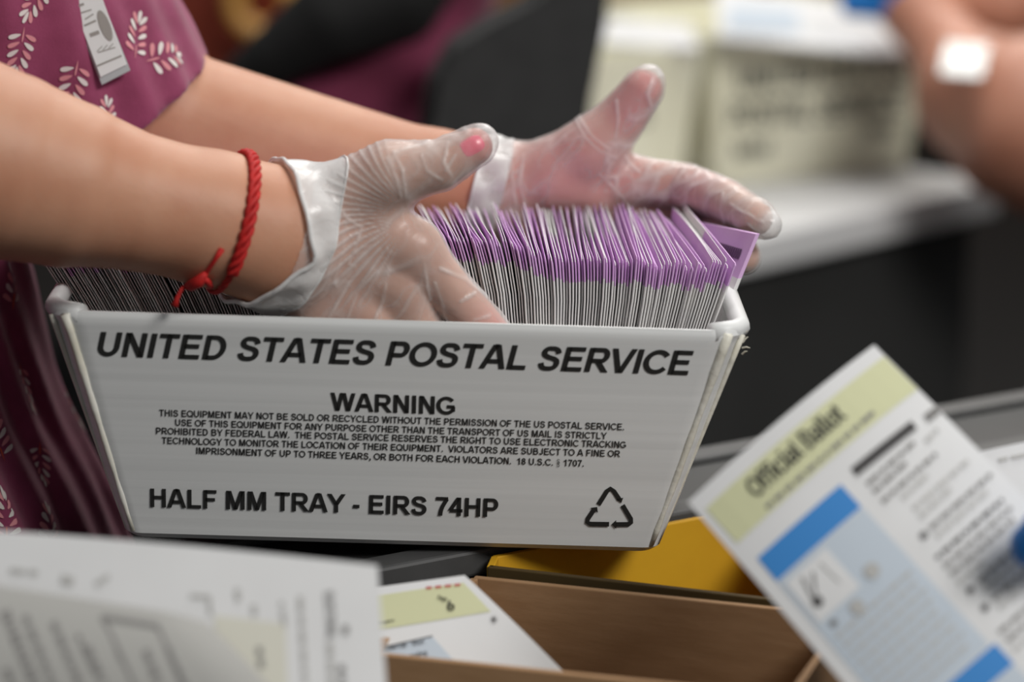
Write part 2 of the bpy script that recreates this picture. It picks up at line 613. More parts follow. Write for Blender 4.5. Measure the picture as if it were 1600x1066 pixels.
slab(near0 + nrm * 0.02, near1 + nrm * 0.02, near0 + nrm * (wdt - 0.02), near1 + nrm * (wdt - 0.02), ZT - 0.0150, ZT - 0.004, M['belt'], 'table_top', tab)
slab(near0, near1, near0 + nrm * 0.02, near1 + nrm * 0.02, ZT - 0.015, ZT, M['rail'], 'edge_rail', tab)
slab(near0 + nrm * (wdt - 0.02), near1 + nrm * (wdt - 0.02), near0 + nrm * wdt, near1 + nrm * wdt, ZT - 0.015, ZT, M['rail'], 'edge_rail', tab)
slab(near0 + nrm * 0.004, near1 + nrm * 0.004, near0 + nrm * (wdt - 0.004), near1 + nrm * (wdt - 0.004), ZT - 0.12, ZT - 0.0152, M['black'], 'apron', tab)
for a in (0.08, 1.7):
    for w in (0.05, wdt - 0.05):
        p = near0 + ud * a + nrm * w
        MB().box((p.x, p.y, (ZT - 0.12) / 2), (0.04, 0.04, ZT - 0.12)).build('leg', M['black'], tab)

# ------------------------------------------------------------------ mail trays


def rrect(hx, hy, r, z, n=6):
    out = []
    for cx, cy, a0 in ((hx - r, hy - r, 0), (-hx + r, hy - r, 90), (-hx + r, -hy + r, 180), (hx - r, -hy + r, 270)):
        for k in range(n + 1):
            a = math.radians(a0 + 90 * k / n)
            out.append(Vector((cx + r * math.cos(a), cy + r * math.sin(a), z)))
    return out


def tray_geo(b, bx, by, tx, ty, h, rb, rt, th, rim):
    loops = [rrect(bx - 0.003, by - 0.003, rb, 0), rrect(bx, by, rb, 0.003)]
    for t in (0.25, 0.5, 0.75):
        loops.append(rrect(bx + (tx - bx) * t, by + (ty - by) * t, rb + (rt - rb) * t, h * t))
    loops += [rrect(bx + (tx - bx) * (1 - rim / h), by + (ty - by) * (1 - rim / h), rt, h - rim), rrect(tx, ty - 0.0002, rt, h - 0.0035), rrect(tx - 0.0003, ty - 0.0007, rt, h - 0.0015),
              rrect(tx - 0.001, ty - 0.001, rt, h), rrect(tx - th + 0.001, ty - th + 0.001, rt - th / 2, h), rrect(tx - th, ty - th, rt - th / 2, h - 0.002),
              rrect(bx - th, by - th, rb, 0.004)]
    n = len(loops[0])
    v = [p for l in loops for p in l]
    f = [tuple(range(n))[::-1]]
    for i in range(len(loops) - 1):
        f += [(i * n + k, i * n + (k + 1) % n, (i + 1) * n + (k + 1) % n, (i + 1) * n + k) for k in range(n)]
    f.append(tuple((len(loops) - 1) * n + k for k in range(n)))
    return b.add(v, f)


BX, BY, TX, TY, TH = 0.1420, 0.080, 0.1805, 0.100, 0.1268
YAW, ROLL = math.radians(0.8), math.radians(2.0)
RT = Matrix.Rotation(YAW, 4, 'Z') @ Matrix.Rotation(ROLL, 4, 'Y')
T0 = Vector((-0.0632, 0, 0.8386)) + (RT @ Vector((0, BY, 0)))
MT = Matrix.Translation(T0) @ RT
tray = empty('mail_tray', T0, 'white corrugated plastic mail tray with black lettering, packed full of ballot envelopes', 'tray')
tray.matrix_world = MT
bpy.context.view_layer.update()


def local_obj(b, name, m, parent, smooth=False, bevel=0.0):
    o = b.build(name, m, None, smooth, bevel)
    o.parent = parent
    return o


o = local_obj(tray_geo(MB(), BX, BY, TX, TY, TH, 0.010, 0.020, 0.004, 0.008), 'tray_body', M['plastic'], tray, True)
o.data.set_sharp_from_angle(angle=math.radians(35))
# folded corner seams running up the four sloped corners
for sx in (-1, 1):
    for sy in (-1, 1):
        b = MB()
        pts, rad = [], []
        for k in range(13):
            t = k / 12
            hx, hy, r = BX + (TX - BX) * t, BY + (TY - BY) * t, 0.010 + 0.010 * t
            a = math.radians(62)
            pts.append(Vector((sx * (hx - r + r * math.cos(a)), sy * (hy - r + r * math.sin(a)), 0.004 + (TH - 0.006) * t)))
            rad.append(0.0016 + 0.0012 * t + random.uniform(-0.0005, 0.0005))
        b.tube(pts, rad, 8)
        a = math.radians(30)
        b.tube([Vector((sx * (BX + (TX - BX) * t - (0.010 + 0.010 * t) * (1 - math.cos(a))), sy * (BY + (TY - BY) * t - (0.010 + 0.010 * t) * (1 - math.sin(a))), 0.004 + (TH - 0.008) * t)) for t in [k / 8 for k in range(9)]], [0.0008 + 0.0008 * k / 8 for k in range(9)], 8)
        o = local_obj(b, 'corner_seam', M['seam_dirty'] if sx > 0 else M['plastic_seam'], tray, True)
        if sx > 0:
            o['label'] = 'yellowed worn corner seam'
        if sx > 0 and sy < 0:
            b = MB()
            for k in range(4):
                p = Vector((TX - 0.002, -TY + 0.016 + random.uniform(-0.004, 0.004), TH - 0.006 - k * 0.003))
                q = p + Vector((random.uniform(0.001, 0.004), random.uniform(-0.002, 0.001), random.uniform(-0.002, 0.004)))
                b.tube([p, p.lerp(q, 0.5) + Vector((0, 0, random.uniform(-0.001, 0.001))), q], [0.0006, 0.0005, 0.0002], 5)
            local_obj(b, 'frayed_edge', M['plastic_seam'], tray)
# thick rolled rim along both short ends
for sx in (-1, 1):
    b = MB()
    pts = []
    for k in range(25):
        t = k / 24 * 2 - 1
        y = t * (TY - 0.004)
        x = TX - 0.003 if abs(y) < TY - 0.02 else TX - 0.003 - 0.016 * ((abs(y) - TY + 0.02) / 0.016) ** 2
        pts.append(Vector((sx * x, y, TH - 0.002)))
    b.tube(pts, 0.0052, 10)
    local_obj(b, 'end_rim', M['plastic'], tray, True)

# lettering on the front panel of the tray
FA = Vector((0, -BY, 0))
FV = Vector((0, -(TY - BY), TH)).normalized()
FN = FV.cross(Vector((1, 0, 0))).normalized()
if FN.y > 0:
    FN = -FN
MTi = MT.inverted()


def face_uv(px, py):
    o_, d_ = MTi @ CL, MTi.to_3x3() @ ray(px, py)
    p = o_ + d_ * ((FA - o_).dot(FN) / d_.dot(FN))
    return p.x, (p - FA).dot(FV)


def face_pt(u, v, lift=0.0004):
    return FA + Vector((u, 0, 0)) + FV * v + FN * lift


def face_text(name, rows, parent, bold=0.03, shear=0.0, space=1.0):
    b = MB()
    for body, (x0, y0), (x1, y1), cap in rows:
        u0, v0 = face_uv(x0, y0)
        u1, v1 = face_uv(x1, y1)
        ht = face_uv((x0 + x1) / 2, (y0 + y1) / 2 - cap)[1] - face_uv((x0 + x1) / 2, (y0 + y1) / 2)[1]
        g, f = text_geo(body, bold, shear, space)
        L = g[:, 0].max()
        b.add([face_pt(u0 + (u1 - u0) * x / L, v0 + (v1 - v0) * x / L + y * ht) for x, y in g], f)
    return local_obj(b, name, M['ink'], parent)


face_text('heading_lettering', [('UNITED STATES POSTAL SERVICE', (153, 556), (1082, 586), 38)], tray, 0.046, 0.22)
face_text('warning_lettering', [('WARNING', (516, 641), (711, 648), 28)], tray, 0.046)
face_text('notice_lettering', [
    ('THIS EQUIPMENT MAY NOT BE SOLD OR RECYCLED WITHOUT THE PERMISSION OF THE US POSTAL SERVICE.', (249, 650), (975, 672), 10.5),
    ('USE OF THIS EQUIPMENT FOR ANY PURPOSE OTHER THAN THE TRANSPORT OF US MAIL IS STRICTLY', (274, 665), (948, 686), 10.5),
    ('PROHIBITED BY FEDERAL LAW.  THE POSTAL SERVICE RESERVES THE RIGHT TO USE ELECTRONIC TRACKING', (244, 678), (978, 700), 10.5),
    ('TECHNOLOGY TO MONITOR THE LOCATION OF THEIR EQUIPMENT.  VIOLATORS ARE SUBJECT TO A FINE OR', (253, 693), (969, 714), 10.5),
    ('IMPRISONMENT OF UP TO THREE YEARS, OR BOTH FOR EACH VIOLATION.  18 U.S.C. \u00a7 1707.', (307, 709), (912, 729), 10.5)], tray, 0.036)
face_text('tray_type_lettering', [('HALF MM TRAY - EIRS 74HP', (235, 792), (778, 808), 29)], tray, 0.046)

# recycling symbol: three folded arrows
b = MB()
sym = [  # (stroke polyline, arrow head) in crop pixels, 4 px = 1
    ([(1338, 752), (1390, 668), (1412, 652), (1434, 668), (1470, 722)], [(1448, 720), (1492, 708), (1480, 742)]),
    ([(1488, 755), (1540, 842), (1541, 862), (1525, 874), (1446, 875)], [(1448, 848), (1448, 903), (1420, 874)]),
    ([(1404, 874), (1285, 872), (1268, 860), (1272, 840), (1308, 786)], [(1286, 772), (1330, 766), (1334, 802)])]
for pl, head in sym:
    pl = [Vector((600 + x * 0.2505, 600 + y * 0.2505)) for x, y in pl]
    L, R = [], []
    for i, p in enumerate(pl):
        t = (pl[min(i + 1, len(pl) - 1)] - pl[max(i - 1, 0)]).normalized()
        nn = Vector((-t.y, t.x)) * 3.6
        L.append(p + nn)
        R.append(p - nn)
    pts = L + R
    k = len(pl)
    b.add([face_pt(*face_uv(*p)) for p in pts], [(i, i + 1, k + i + 1, k + i) for i in range(k - 1)])
    b.add([face_pt(*face_uv(600 + x * 0.2505, 600 + y * 0.2505)) for x, y in head], [(0, 1, 2)])
local_obj(b, 'recycling_symbol', M['ink'], tray)

# ------------------------------------------------------------------ ballot envelopes packed in the tray
EW = 0.140


def interp(x, xs, ys):
    return float(np.interp(x, xs, ys))


def yf(x):
    return 0.0305 + 0.0139 * (x + 0.05)


def envelope(s, jit, name='ballot_envelope', twist=None):
    """s: pixel column where the envelope passes the front panel's top edge"""
    col = s
    pt_y = interp(s, [100, 430, 650, 720, 800, 850, 900, 960, 1010, 1120], [390, 378, 366, 372, 372, 396, 408, 402, 412, 416]) + jit[0]
    lean = interp(s, [125, 430, 650, 800, 900, 1000, 1118], [-33, -22, -17, -9, 1, 8, 19]) + jit[1]
    dxb = interp(s, [125, 650, 820, 915, 990, 1060, 1118], [-10, -30, -22, -14, -32, -54, -66]) + jit[2]
    dyb = interp(s, [125, 650, 720, 800, 900, 1000, 1118], [-45, -44, -47, -50, -80, -82, -78]) + jit[3]
    x515 = W(s, 515, yf(0)).x
    Y = yf(x515) + jit[4] + 0.011 * math.exp(-((s - 470) / 130) ** 2)
    p_mid = W(s, 515, Y)
    p_top = W(s + math.tan(math.radians(lean)) * (515 - pt_y), pt_y, Y)
    p_bk = W(proj(p_top)[0] + dxb, pt_y + dyb, Y + EW)
    zb = T0.z + 0.006
    xb = interp(s, [100, 1125], [T0.x - 0.126, T0.x + 0.126])
    zm, zt = p_mid.z, p_top.z
    th = 0.00044 + 0.0004 * abs(jit[5])
    zs = [zb, zb + (zm - zb) * 0.5, zm, zm + (zt - zm) * 0.4, zt - 0.0125, zt - 0.0123, zt - 0.008, zt - 0.003, zt]
    ys = [0, 0.001, 0.03, 0.07, 0.11, EW]
    ax = np.polyfit([zb, zm, zt], [xb, p_mid.x, p_top.x], 2)
    V, F, MI = [], [], []
    nz, ny = len(zs), len(ys)
    for side in (0, 1):
        for j, yy in enumerate(ys):
            w = yy / EW
            for i, z in enumerate(zs):
                q = (z - zb) / (zt - zb)
                x = float(np.polyval(ax, z)) + (p_bk.x - p_top.x) * w * q ** 1.5
                x += jit[6] * max(0, q - 0.75) ** 2 * 16 * (0.3 + w * (1 - w) * 3)
                dz = (p_bk.z - p_top.z) * w * q * q - (0.0012 if (i == nz - 1 and j == 0) else 0)
                t = th * (0.35 if j == 0 or i == nz - 1 else (1.0 if j > 1 else 0.9))
                V.append((x + (t if side else -t), Y + yy, z + dz))
    idx = lambda sd, j, i: sd * nz * ny + j * nz + i
    band = 4
    for j in range(ny - 1):
        for i in range(nz - 1):
            m = 1 if i > band else (2 if (jit[7] > 0.62 and i in (1, 2, 3) and 0 < j < 4) else 0)
            F.append((idx(0, j, i), idx(0, j, i + 1), idx(0, j + 1, i + 1), idx(0, j + 1, i)))
            F.append((idx(1, j, i), idx(1, j + 1, i), idx(1, j + 1, i + 1), idx(1, j, i + 1)))
            MI += [m if jit[7] < 0.66 else (0 if j > 2 else m)] * 2
    for i in range(nz - 1):
        m = 1 if i > band else 0
        F.append((idx(0, 0, i), idx(1, 0, i), idx(1, 0, i + 1), idx(0, 0, i + 1)))
        F.append((idx(0, ny - 1, i), idx(0, ny - 1, i + 1), idx(1, ny - 1, i + 1), idx(1, ny - 1, i)))
        MI += [m, m]
    for j in range(ny - 1):
        F.append((idx(0, j, nz - 1), idx(1, j, nz - 1), idx(1, j + 1, nz - 1), idx(0, j + 1, nz - 1)))
        F.append((idx(0, j, 0), idx(0, j + 1, 0), idx(1, j + 1, 0), idx(1, j, 0)))
        MI += [0 if jit[7] > 0.45 else 1, 0]
    return mesh_obj(name, V, F, [M['env'], M['purple'], M['env_grey']], None, MI)


cols = list(np.linspace(135, 1104, 222))
blk = [0.0] * 8
for i, s in enumerate(cols):
    if i in (37, 91):
        continue
    if i % 6 == 0:
        blk = [random.gauss(0, 4), random.gauss(0, 0.2), random.gauss(0, 4), random.gauss(0, 4), random.gauss(0, 0.001), 0, random.gauss(0, 0.001), random.random()]
    j = [blk[0] + random.gauss(0, 3.5), blk[1] + random.gauss(0, 0.25), blk[2] + random.gauss(0, 2), blk[3] + random.gauss(0, 3),
         blk[4] + random.gauss(0, 0.0012), random.random() - 0.5, blk[6] + random.gauss(0, 0.0006), random.random()]
    e = envelope(s, j)
    if s < 440:
        tag(e, 'white ballot envelope packed upright in the tray under the bare forearm with the red bracelet', 'envelope', 'ballot envelopes under the forearm')
    else:
        tag(e, 'purple topped white ballot envelope packed upright in the tray between the gloved hands', 'envelope', 'purple topped ballot envelopes between the hands')
e = envelope(1112, [-4, 1.0, -14, -12, 0.0, 1, 0.001, 0.1])
tag(e, 'purple topped ballot envelope leaning outermost in the pack, beside the twisted one', 'envelope')

# the last envelope, turned so that its printed face shows
b = MB()
A, Bq = W(1181, 366, 0.075), W(1085, 346, 0.155)
dn = (W(1122, 512, 0.062) - A)
hz = 0.145 / max(-dn.z, 1e-3)
for (u0, u1, v0, v1, m) in ((0, 1, 0, 0.16, 1), (0, 1, 0.16, 1, 0)):
    g = []
    for uu in (u0, u1):
        for vv in (v0, v1):
            g.append(A.lerp(Bq, uu) + dn * hz * vv * (1 - 0.25 * uu))
    b.add(g, [(0, 1, 3, 2)], m)
    back = [p + Vector((0.0022, 0.0014, 0)) for p in g]
    b.add(back, [(0, 2, 3, 1)], m)
    b.add([g[0], g[1], back[1], back[0]], [(0, 1, 2, 3)], m)
    b.add([g[0], g[2], back[2], back[0]], [(0, 1, 2, 3)], m)
nrm_e = (Bq - A).cross(dn).normalized()
if nrm_e.dot(CL - A) < 0:
    nrm_e = -nrm_e
for k in range(16):
    u0 = 0.10 + k * 0.033
    g = [A.lerp(Bq, u) + dn * hz * v * (1 - 0.25 * u) + nrm_e * 0.0004 for u, v in ((u0, 0.062), (u0 + 0.028, 0.062), (u0 + 0.028, 0.10), (u0, 0.10))]
    b.add(g, [(0, 1, 2, 3)], 2)
e = b.build('ballot_envelope', [M['env'], M['purple'], M['ink_purple']])
tag(e, 'purple topped envelope turned to show a printed line, pinched by the far gloved fingers', 'envelope')

# ------------------------------------------------------------------ the worker: body (torso, arms, hands)
near_arm = [(W(-330, -230, 0.06), 0.055), (W(-175, 205, -0.045), 0.054), (W(0, 258, -0.034), 0.0475), (W(100, 287, -0.027), 0.0425), (W(205, 314, -0.019), 0.0355), (W(340, 343, -0.006), 0.0325), (W(435, 372, 0.003), 0.030)]
far_arm = [(W(-120, -180, 0.20), 0.060), (W(90, 30, 0.21), 0.056), (W(205, 158, 0.22), 0.046), (W(285, 196, 0.222), 0.0425), (W(500, 243, 0.22), 0.0345), (W(690, 286, 0.216), 0.0285), (W(775, 300, 0.214), 0.0255)]

NY = 0.006
near_palm = [((480, 322), 0.0170, (610, 273), 0.0145), ((470, 340), 0.0165, (648, 392), 0.0135), ((455, 368), 0.0170, (628, 448), 0.0135),
             ((448, 398), 0.0165, (588, 502), 0.0130), ((440, 425), 0.0160, (540, 545), 0.0120), ((560, 300), 0.0125, (636, 372), 0.0095), ((435, 372), 0.030, (450, 380), 0.027)]
near_fingers = [
    [((610, 273), 0.0145, 0.002), ((686, 259), 0.0126, 0.002), ((741, 229), 0.0097, 0.004)],
    [((648, 393), 0.0138, NY), ((706, 458), 0.0118, NY), ((754, 505), 0.0102, NY + 0.002), ((792, 543), 0.0082, NY + 0.004)],
    [((628, 449), 0.0138, NY), ((668, 543), 0.0118, NY + 0.002), ((692, 612), 0.0102, NY + 0.005), ((706, 660), 0.0082, NY + 0.008)],
    [((588, 502), 0.0132, NY), ((628, 592), 0.0112, NY + 0.003), ((650, 655), 0.0098, NY + 0.006), ((662, 700), 0.0080, NY + 0.009)],
    [((540, 545), 0.0120, NY), ((572, 620), 0.0098, NY + 0.004), ((592, 668), 0.0086, NY + 0.006), ((602, 705), 0.0072, NY + 0.009)]]
far_palm = [((800, 290), 0.0165, (975, 284), 0.0140, .212, .198), ((800, 312), 0.0165, (985, 328), 0.0135, .214, .203), ((795, 336), 0.016, (975, 368), 0.0130, .214, .206),
            ((790, 352), 0.016, (950, 402), 0.0120, .214, .208), ((830, 285), 0.021, (925, 232), 0.0160, .204, .192), ((880, 285), 0.022, (920, 300), 0.0165, .200, .196), ((920, 250), 0.0115, (980, 290), 0.0110, .196, .198)]
far_fingers = [
    [((925, 234), 0.0160, .192), ((973, 182), 0.0138, .190), ((1005, 139), 0.0112, .186)],
    [((980, 284), 0.0142, .198), ((1070, 291), 0.0126, .186), ((1134, 313), 0.0114, .152), ((1181, 341), 0.0096, .112)],
    [((990, 330), 0.0138, .203), ((1085, 345), 0.0120, .192), ((1138, 364), 0.0106, .155), ((1163, 402), 0.0086, .120)],
    [((978, 366), 0.0132, .207), ((1056, 360), 0.0112, .206), ((1095, 361), 0.0098, .201), ((1124, 364), 0.0082, .191)],
    [((952, 398), 0.0120, .211), ((1015, 398), 0.0098, .216), ((1050, 400), 0.0086, .214), ((1078, 404), 0.0072, .208)]]
NP_ = [(W(*a, NY), ra, W(*c, NY), rc_) for a, ra, c, rc_ in near_palm]
FP_ = [(W(*a, ya), ra, W(*c, yc), rc_) for a, ra, c, rc_, ya, yc in far_palm]
NFG = [[(W(*p, y), r) for p, r, y in f] for f in near_fingers]
FFG = [[(W(*p, y), r) for p, r, y in f] for f in far_fingers]


def hand_sdf(P, palm, fingers, arm):
    d = None
    for a, ra, c, rc_ in palm:
        e = rcone(P, a, c, ra, rc_)
        d = e if d is None else smin(d, e, 0.009)
    d = smin(d, rcone(P, arm[-2][0], arm[-1][0], arm[-2][1], arm[-1][1]), 0.018)
    out = d
    for k, f in enumerate(fingers):
        out = np.minimum(out, smin(d, chain(P, f), 0.010 if k == 0 else 0.007))
    return out


def near_sdf(P):
    return smin(hand_sdf(P, NP_, NFG, near_arm), chain(P, near_arm), 0.012)


def far_sdf(P):
    return smin(hand_sdf(P, FP_, FFG, far_arm), chain(P, far_arm), 0.012)


TC = Vector((-0.434, 0.15, 0))


def torso_sdf(P, g=0.0):
    q = P.copy()
    q[:, 1] = (q[:, 1] - TC.y) * (0.74 + 0.55 * np.clip((0.98 - q[:, 2]) / 0.3, 0, 1)) + TC.y
    d = rcone(q, (TC.x - 0.01, TC.y, 0.68), (TC.x - 0.005, TC.y, 0.98), 0.246 + g, 0.128 + g)
    d = smin(d, rcone(q, (TC.x - 0.005, TC.y, 0.98), (TC.x - 0.01, TC.y, 1.25), 0.128 + g, 0.12 + g), 0.05)
    return d


def body_sdf(P):
    d = smin(torso_sdf(P), near_sdf(P), 0.03)
    d = smin(d, far_sdf(P), 0.03)
    return smin(d, rcone(P, (TC.x, TC.y, 1.30), (TC.x + 0.02, TC.y, 1.42), 0.06, 0.055), 0.05)


person = empty('person', (TC.x, TC.y, 0.60), 'person in leaf print plum shirt and clear gloves reaching into the white mail tray', 'person')
V, F = sdf_mesh(body_sdf, (-0.60, -0.12, 0.60), (0.20, 0.36, 1.46), 0.0024)
flush = np.zeros(len(V))
for q, r_ in ((W(890, 290, 0.185), 0.045), (W(960, 300, 0.185), 0.03), (W(1010, 130, 0.176), 0.022), (W(985, 170, 0.176), 0.02), (W(1090, 300, 0.165), 0.022), (W(760, 225, 0), 0.012), (W(790, 540, 0), 0.02)):
    flush = np.maximum(flush, np.exp(-(np.linalg.norm(V - np.array(q), axis=1) / r_) ** 2))
body = np_obj('body', V, F, M['skin'], person, {'flush': flush})
SKIN = BVHTree.FromPolygons([tuple(v) for v in V], [tuple(f) for f in F])


def n3(P, f, seed):
    r = np.random.default_rng(seed)
    out = np.zeros(len(P), np.float32)
    for k in range(5):
        w = r.normal(size=3) * f
        w2 = r.normal(size=3) * f * 0.6
        out += np.sin(P @ w.astype(np.float32) + 2.0 * np.sin(P @ w2.astype(np.float32) + r.uniform(0, 6)) + r.uniform(0, 6))
    return out / 5


def seg_dist2(P, a, b):
    p = P[:, [0, 2]]
    a, b = np.array((a.x, a.z), np.float32), np.array((b.x, b.z), np.float32)
    ba = b - a
    t = np.clip(((p - a) @ ba) / max(float(ba @ ba), 1e-12), 0, 1)
    return np.linalg.norm(p - a - t[:, None] * ba, axis=1)


def folds(P, lines, y, fan, seed, f0=150):
    """height of the vinyl's folds: loose crumples, a fan of fine pleats, and drawn creases"""
    dl = np.array((-0.55, 0.0, -0.83), np.float32)
    Q = P - 0.6 * (P @ dl)[:, None] * dl
    n = n3(Q, f0, seed)
    rid = np.clip(1 - np.abs(n) * 3.2, 0, 1) ** 2
    n2 = n3(Q, f0 * 2.2, seed + 1)
    rid2 = np.clip(1 - np.abs(n2) * 3.5, 0, 1) ** 2
    msk = np.clip(0.5 + n3(P, 45, seed + 2) * 1.4, 0, 1)
    h = 0.5 * rid * msk + 0.24 * rid2 * msk
    if fan:
        c, r0, r1, a0, a1, k = fan
        dx, dz = P[:, 0] - c.x, P[:, 2] - c.z
        rr = np.hypot(dx, dz)
        an = np.arctan2(dz, dx) % (2 * np.pi)
        w = np.clip((rr - r0) / 0.01, 0, 1) * np.clip((r1 - rr) / 0.02, 0, 1) * np.clip((an - a0) / 0.2, 0, 1) * np.clip((a1 - an) / 0.2, 0, 1)
        h = h * (1 - 0.7 * w) + w * 0.5 * np.clip(np.sin(an * k + 4 * n3(P, 50, seed + 3)), 0, 1)
    for pl in lines:
        pw = [W(px, py, y) for px, py in pl]
        for a, b_ in zip(pw[:-1], pw[1:]):
            h = np.maximum(h, 0.6 * np.exp(-(seg_dist2(P, a, b_) / 0.00085) ** 2) * (0.45 + 0.55 * np.clip(0.6 + 1.5 * n3(P, 170, seed + 9), 0, 1)))
    return h


NEAR_LINES = [[(528, 315), (545, 338), (556, 346), (566, 352), (560, 372), (546, 408), (556, 412)], [(616, 236), (630, 262), (634, 290), (637, 322)], [(606, 244), (622, 276), (628, 306)],
              [(548, 436), (528, 470), (512, 500)], [(590, 420), (560, 452), (540, 505)], [(585, 500), (598, 470), (604, 440)], [(664, 410), (668, 446), (672, 470)], [(688, 418), (730, 440), (762, 470)],
              [(696, 500), (690, 470), (680, 440)], [(720, 470), (742, 460)], [(740, 500), (764, 496)], [(700, 222), (694, 250), (706, 272)], [(712, 240), (698, 262)], [(660, 240), (668, 262), (690, 278)], [(510, 330), (512, 352), (508, 372)]]
FAR_LINES = [[(898, 182), (912, 204), (934, 224), (962, 238)], [(903, 178), (925, 205), (950, 222)], [(962, 150), (964, 178), (960, 206)], [(1018, 112), (1010, 140), (1016, 158)], [(976, 238), (984, 252), (998, 262)], [(797, 228), (800, 270), (806, 312)],
             [(818, 240), (812, 280), (822, 316)], [(1118, 270), (1114, 292), (1122, 322)], [(1150, 300), (1172, 318), (1180, 340)], [(1128, 280), (1150, 284), (1170, 296)], [(1068, 262), (1066, 300)], [(935, 262), (970, 300), (990, 330)], [(1192, 318), (1198, 348)]]


def make_glove(sdf, lo, hi, lines, y, fan, seed, origin, axis, amp, tips):
    loose = lambda P: np.min([rcone(P, a, b_, ra, rb) for a, b_, ra, rb in tips], axis=0)
    fo = lambda P: np.maximum(folds(P, lines, y, fan, seed), 0.6 * np.clip(1 - (loose(P) - 0.0002) / 0.002, 0, 1) * np.clip((sdf(P) - 0.0013) / 0.002, 0, 1))
    f = lambda P: smin(sdf(P) - 0.0011, loose(P), 0.004) - amp * folds(P, lines, y, fan, seed)
    V, F = sdf_mesh(f, lo, hi, 0.00095, margin=0.008)
    a = np.array(axis)
    keep = (V - np.array(origin)) @ a > 0
    V, F = cut(V, F, keep)
    g = np_obj('glove', V, F, M['vinyl'], person, {'fold': np.clip(fo(V.astype(np.float32)), 0, 1)})
    return g


axn = (near_arm[-1][0] - near_arm[-2][0]).normalized()
axf = (far_arm[-1][0] - far_arm[-2][0]).normalized()
on = W(440, 372, 0.008)
of = W(742, 293, 0.215)
glove_n = make_glove(near_sdf, W(330, 760, 0.0) + Vector((0, -0.05, 0)), W(850, 160, 0.0) + Vector((0, 0.06, 0)), NEAR_LINES, -0.005, (W(648, 330, 0), 0.012, 0.062, 1.9, 4.3, 58), 11, on, axn, 0.0011, [(W(748, 224, 0.004), W(754, 219, 0.004), 0.0094, 0.0078)])
glove_n['label'] = 'clear vinyl glove on the near hand'
glove_f = make_glove(far_sdf, W(700, 620, 0.06), W(1260, 60, 0.3), FAR_LINES, 0.195, None, 23, of, axf, 0.0011, [(W(1181, 341, 0.112), W(1199, 351, 0.106), 0.0106, 0.0080), (W(1006, 138, 0.186), W(1014, 124, 0.186), 0.0105, 0.0085)])
glove_f['label'] = 'clear vinyl glove on the far hand'


def on_skin(c, axis, ang, lift):
    """point on the arm's surface at an angle round the axis (0 = towards the viewer, 90 = up)"""
    axis = axis.normalized()
    e1 = Vector((0, -1, 0))
    e1 = (e1 - axis * e1.dot(axis)).normalized()
    e2 = axis.cross(e1)
    if e2.z < 0:
        e2 = -e2
    d = e1 * math.cos(ang) + e2 * math.sin(ang)
    hit = SKIN.ray_cast(c + d * 0.15, -d, 0.15)
    p = hit[0] if hit[0] is not None else c + d * 0.03
    return p + d * lift


def cuff(name, c, axis, edge0, edge1, lift0, lift1, parent, n=72, hem=0.0013):
    rows = []
    for k in range(9):
        t = k / 8
        ring = []
        for i in range(n):
            a = 2 * math.pi * i / n
            s = edge0(a) * (1 - t) + edge1(a) * t
            wob = 0.0009 * math.sin(7 * a + 5 * t) + 0.0007 * math.sin(13 * a - 3 * t)
            ring.append(on_skin(c + axis * s, axis, a, lift0 * (1 - t) + lift1 * t + wob))
        rows.append(ring)
    b = MB()
    v = [p for r in rows for p in r]
    f = [(k * n + i, k * n + (i + 1) % n, (k + 1) * n + (i + 1) % n, (k + 1) * n + i) for k in range(8) for i in range(n)]
    b.add(v, f)
    b.tube(rows[0], hem, 8, closed=True)
    b.tube(rows[-1], hem * 0.5, 6, closed=True)
    o = b.build(name, M['vinyl_cuff'], None, True)
    o.parent = parent
    o.matrix_parent_inverse = parent.matrix_world.inverted()
    return o


def bumpy(a, c, w):
    d = (a - c + math.pi) % (2 * math.pi) - math.pi
    return math.exp(-(d / w) ** 2)


cn = W(405, 364, 0.006)
cuff('glove_cuff', cn, axn, lambda a: -0.002 + 0.018 * bumpy(a, 0.15, 0.75) + 0.005 * bumpy(a, 0.1, 0.16) - 0.006 * bumpy(a, -1.6, 0.5), lambda a: 0.024 + 0.006 * bumpy(a, 0.3, 0.9) - 0.006 * bumpy(a, -1.5, 0.6), 0.0034, 0.0020, glove_n)
cf = W(745, 293, 0.215)
cuff('glove_cuff', cf, axf, lambda a: -0.001 + 0.001 * math.sin(3 * a), lambda a: 0.016 + 0.002 * math.sin(2 * a), 0.0022, 0.0016, glove_f, hem=0.0007)

# pink polish on the near thumb nail
c0 = W(739, 226, 0.0)
hit = SKIN.ray_cast(CL, (c0 - CL).normalized())
nc, nn = hit[0], hit[1]
tdir = (NFG[0][2][0] - NFG[0][1][0]).normalized()
tdir = (tdir - nn * tdir.dot(nn)).normalized()
sdir = nn.cross(tdir)
v, f = [], []
for i in range(9):
    for j in range(9):
        u, w = (i / 8 - 0.5) * 2, (j / 8 - 0.5) * 2
        k = (abs(u) ** 4 + abs(w) ** 4) ** 0.25 / max(abs(u), abs(w), 1e-6) if (u or w) else 1
        q = nc + tdir * (u / max(k, 1) * 0.0062) + sdir * (w / max(k, 1) * 0.0050)
        h2 = SKIN.find_nearest(q)
        v.append(h2[0] + h2[1] * (0.0006 - 0.0005 * max(abs(u), abs(w)) ** 4))
f = [(i * 9 + j, i * 9 + j + 1, (i + 1) * 9 + j + 1, (i + 1) * 9 + j) for i in range(8) for j in range(8)]
o = mesh_obj('thumb_nail', v, f, M['polish'], person, smooth=True)
o['label'] = 'pink polished thumb nail'

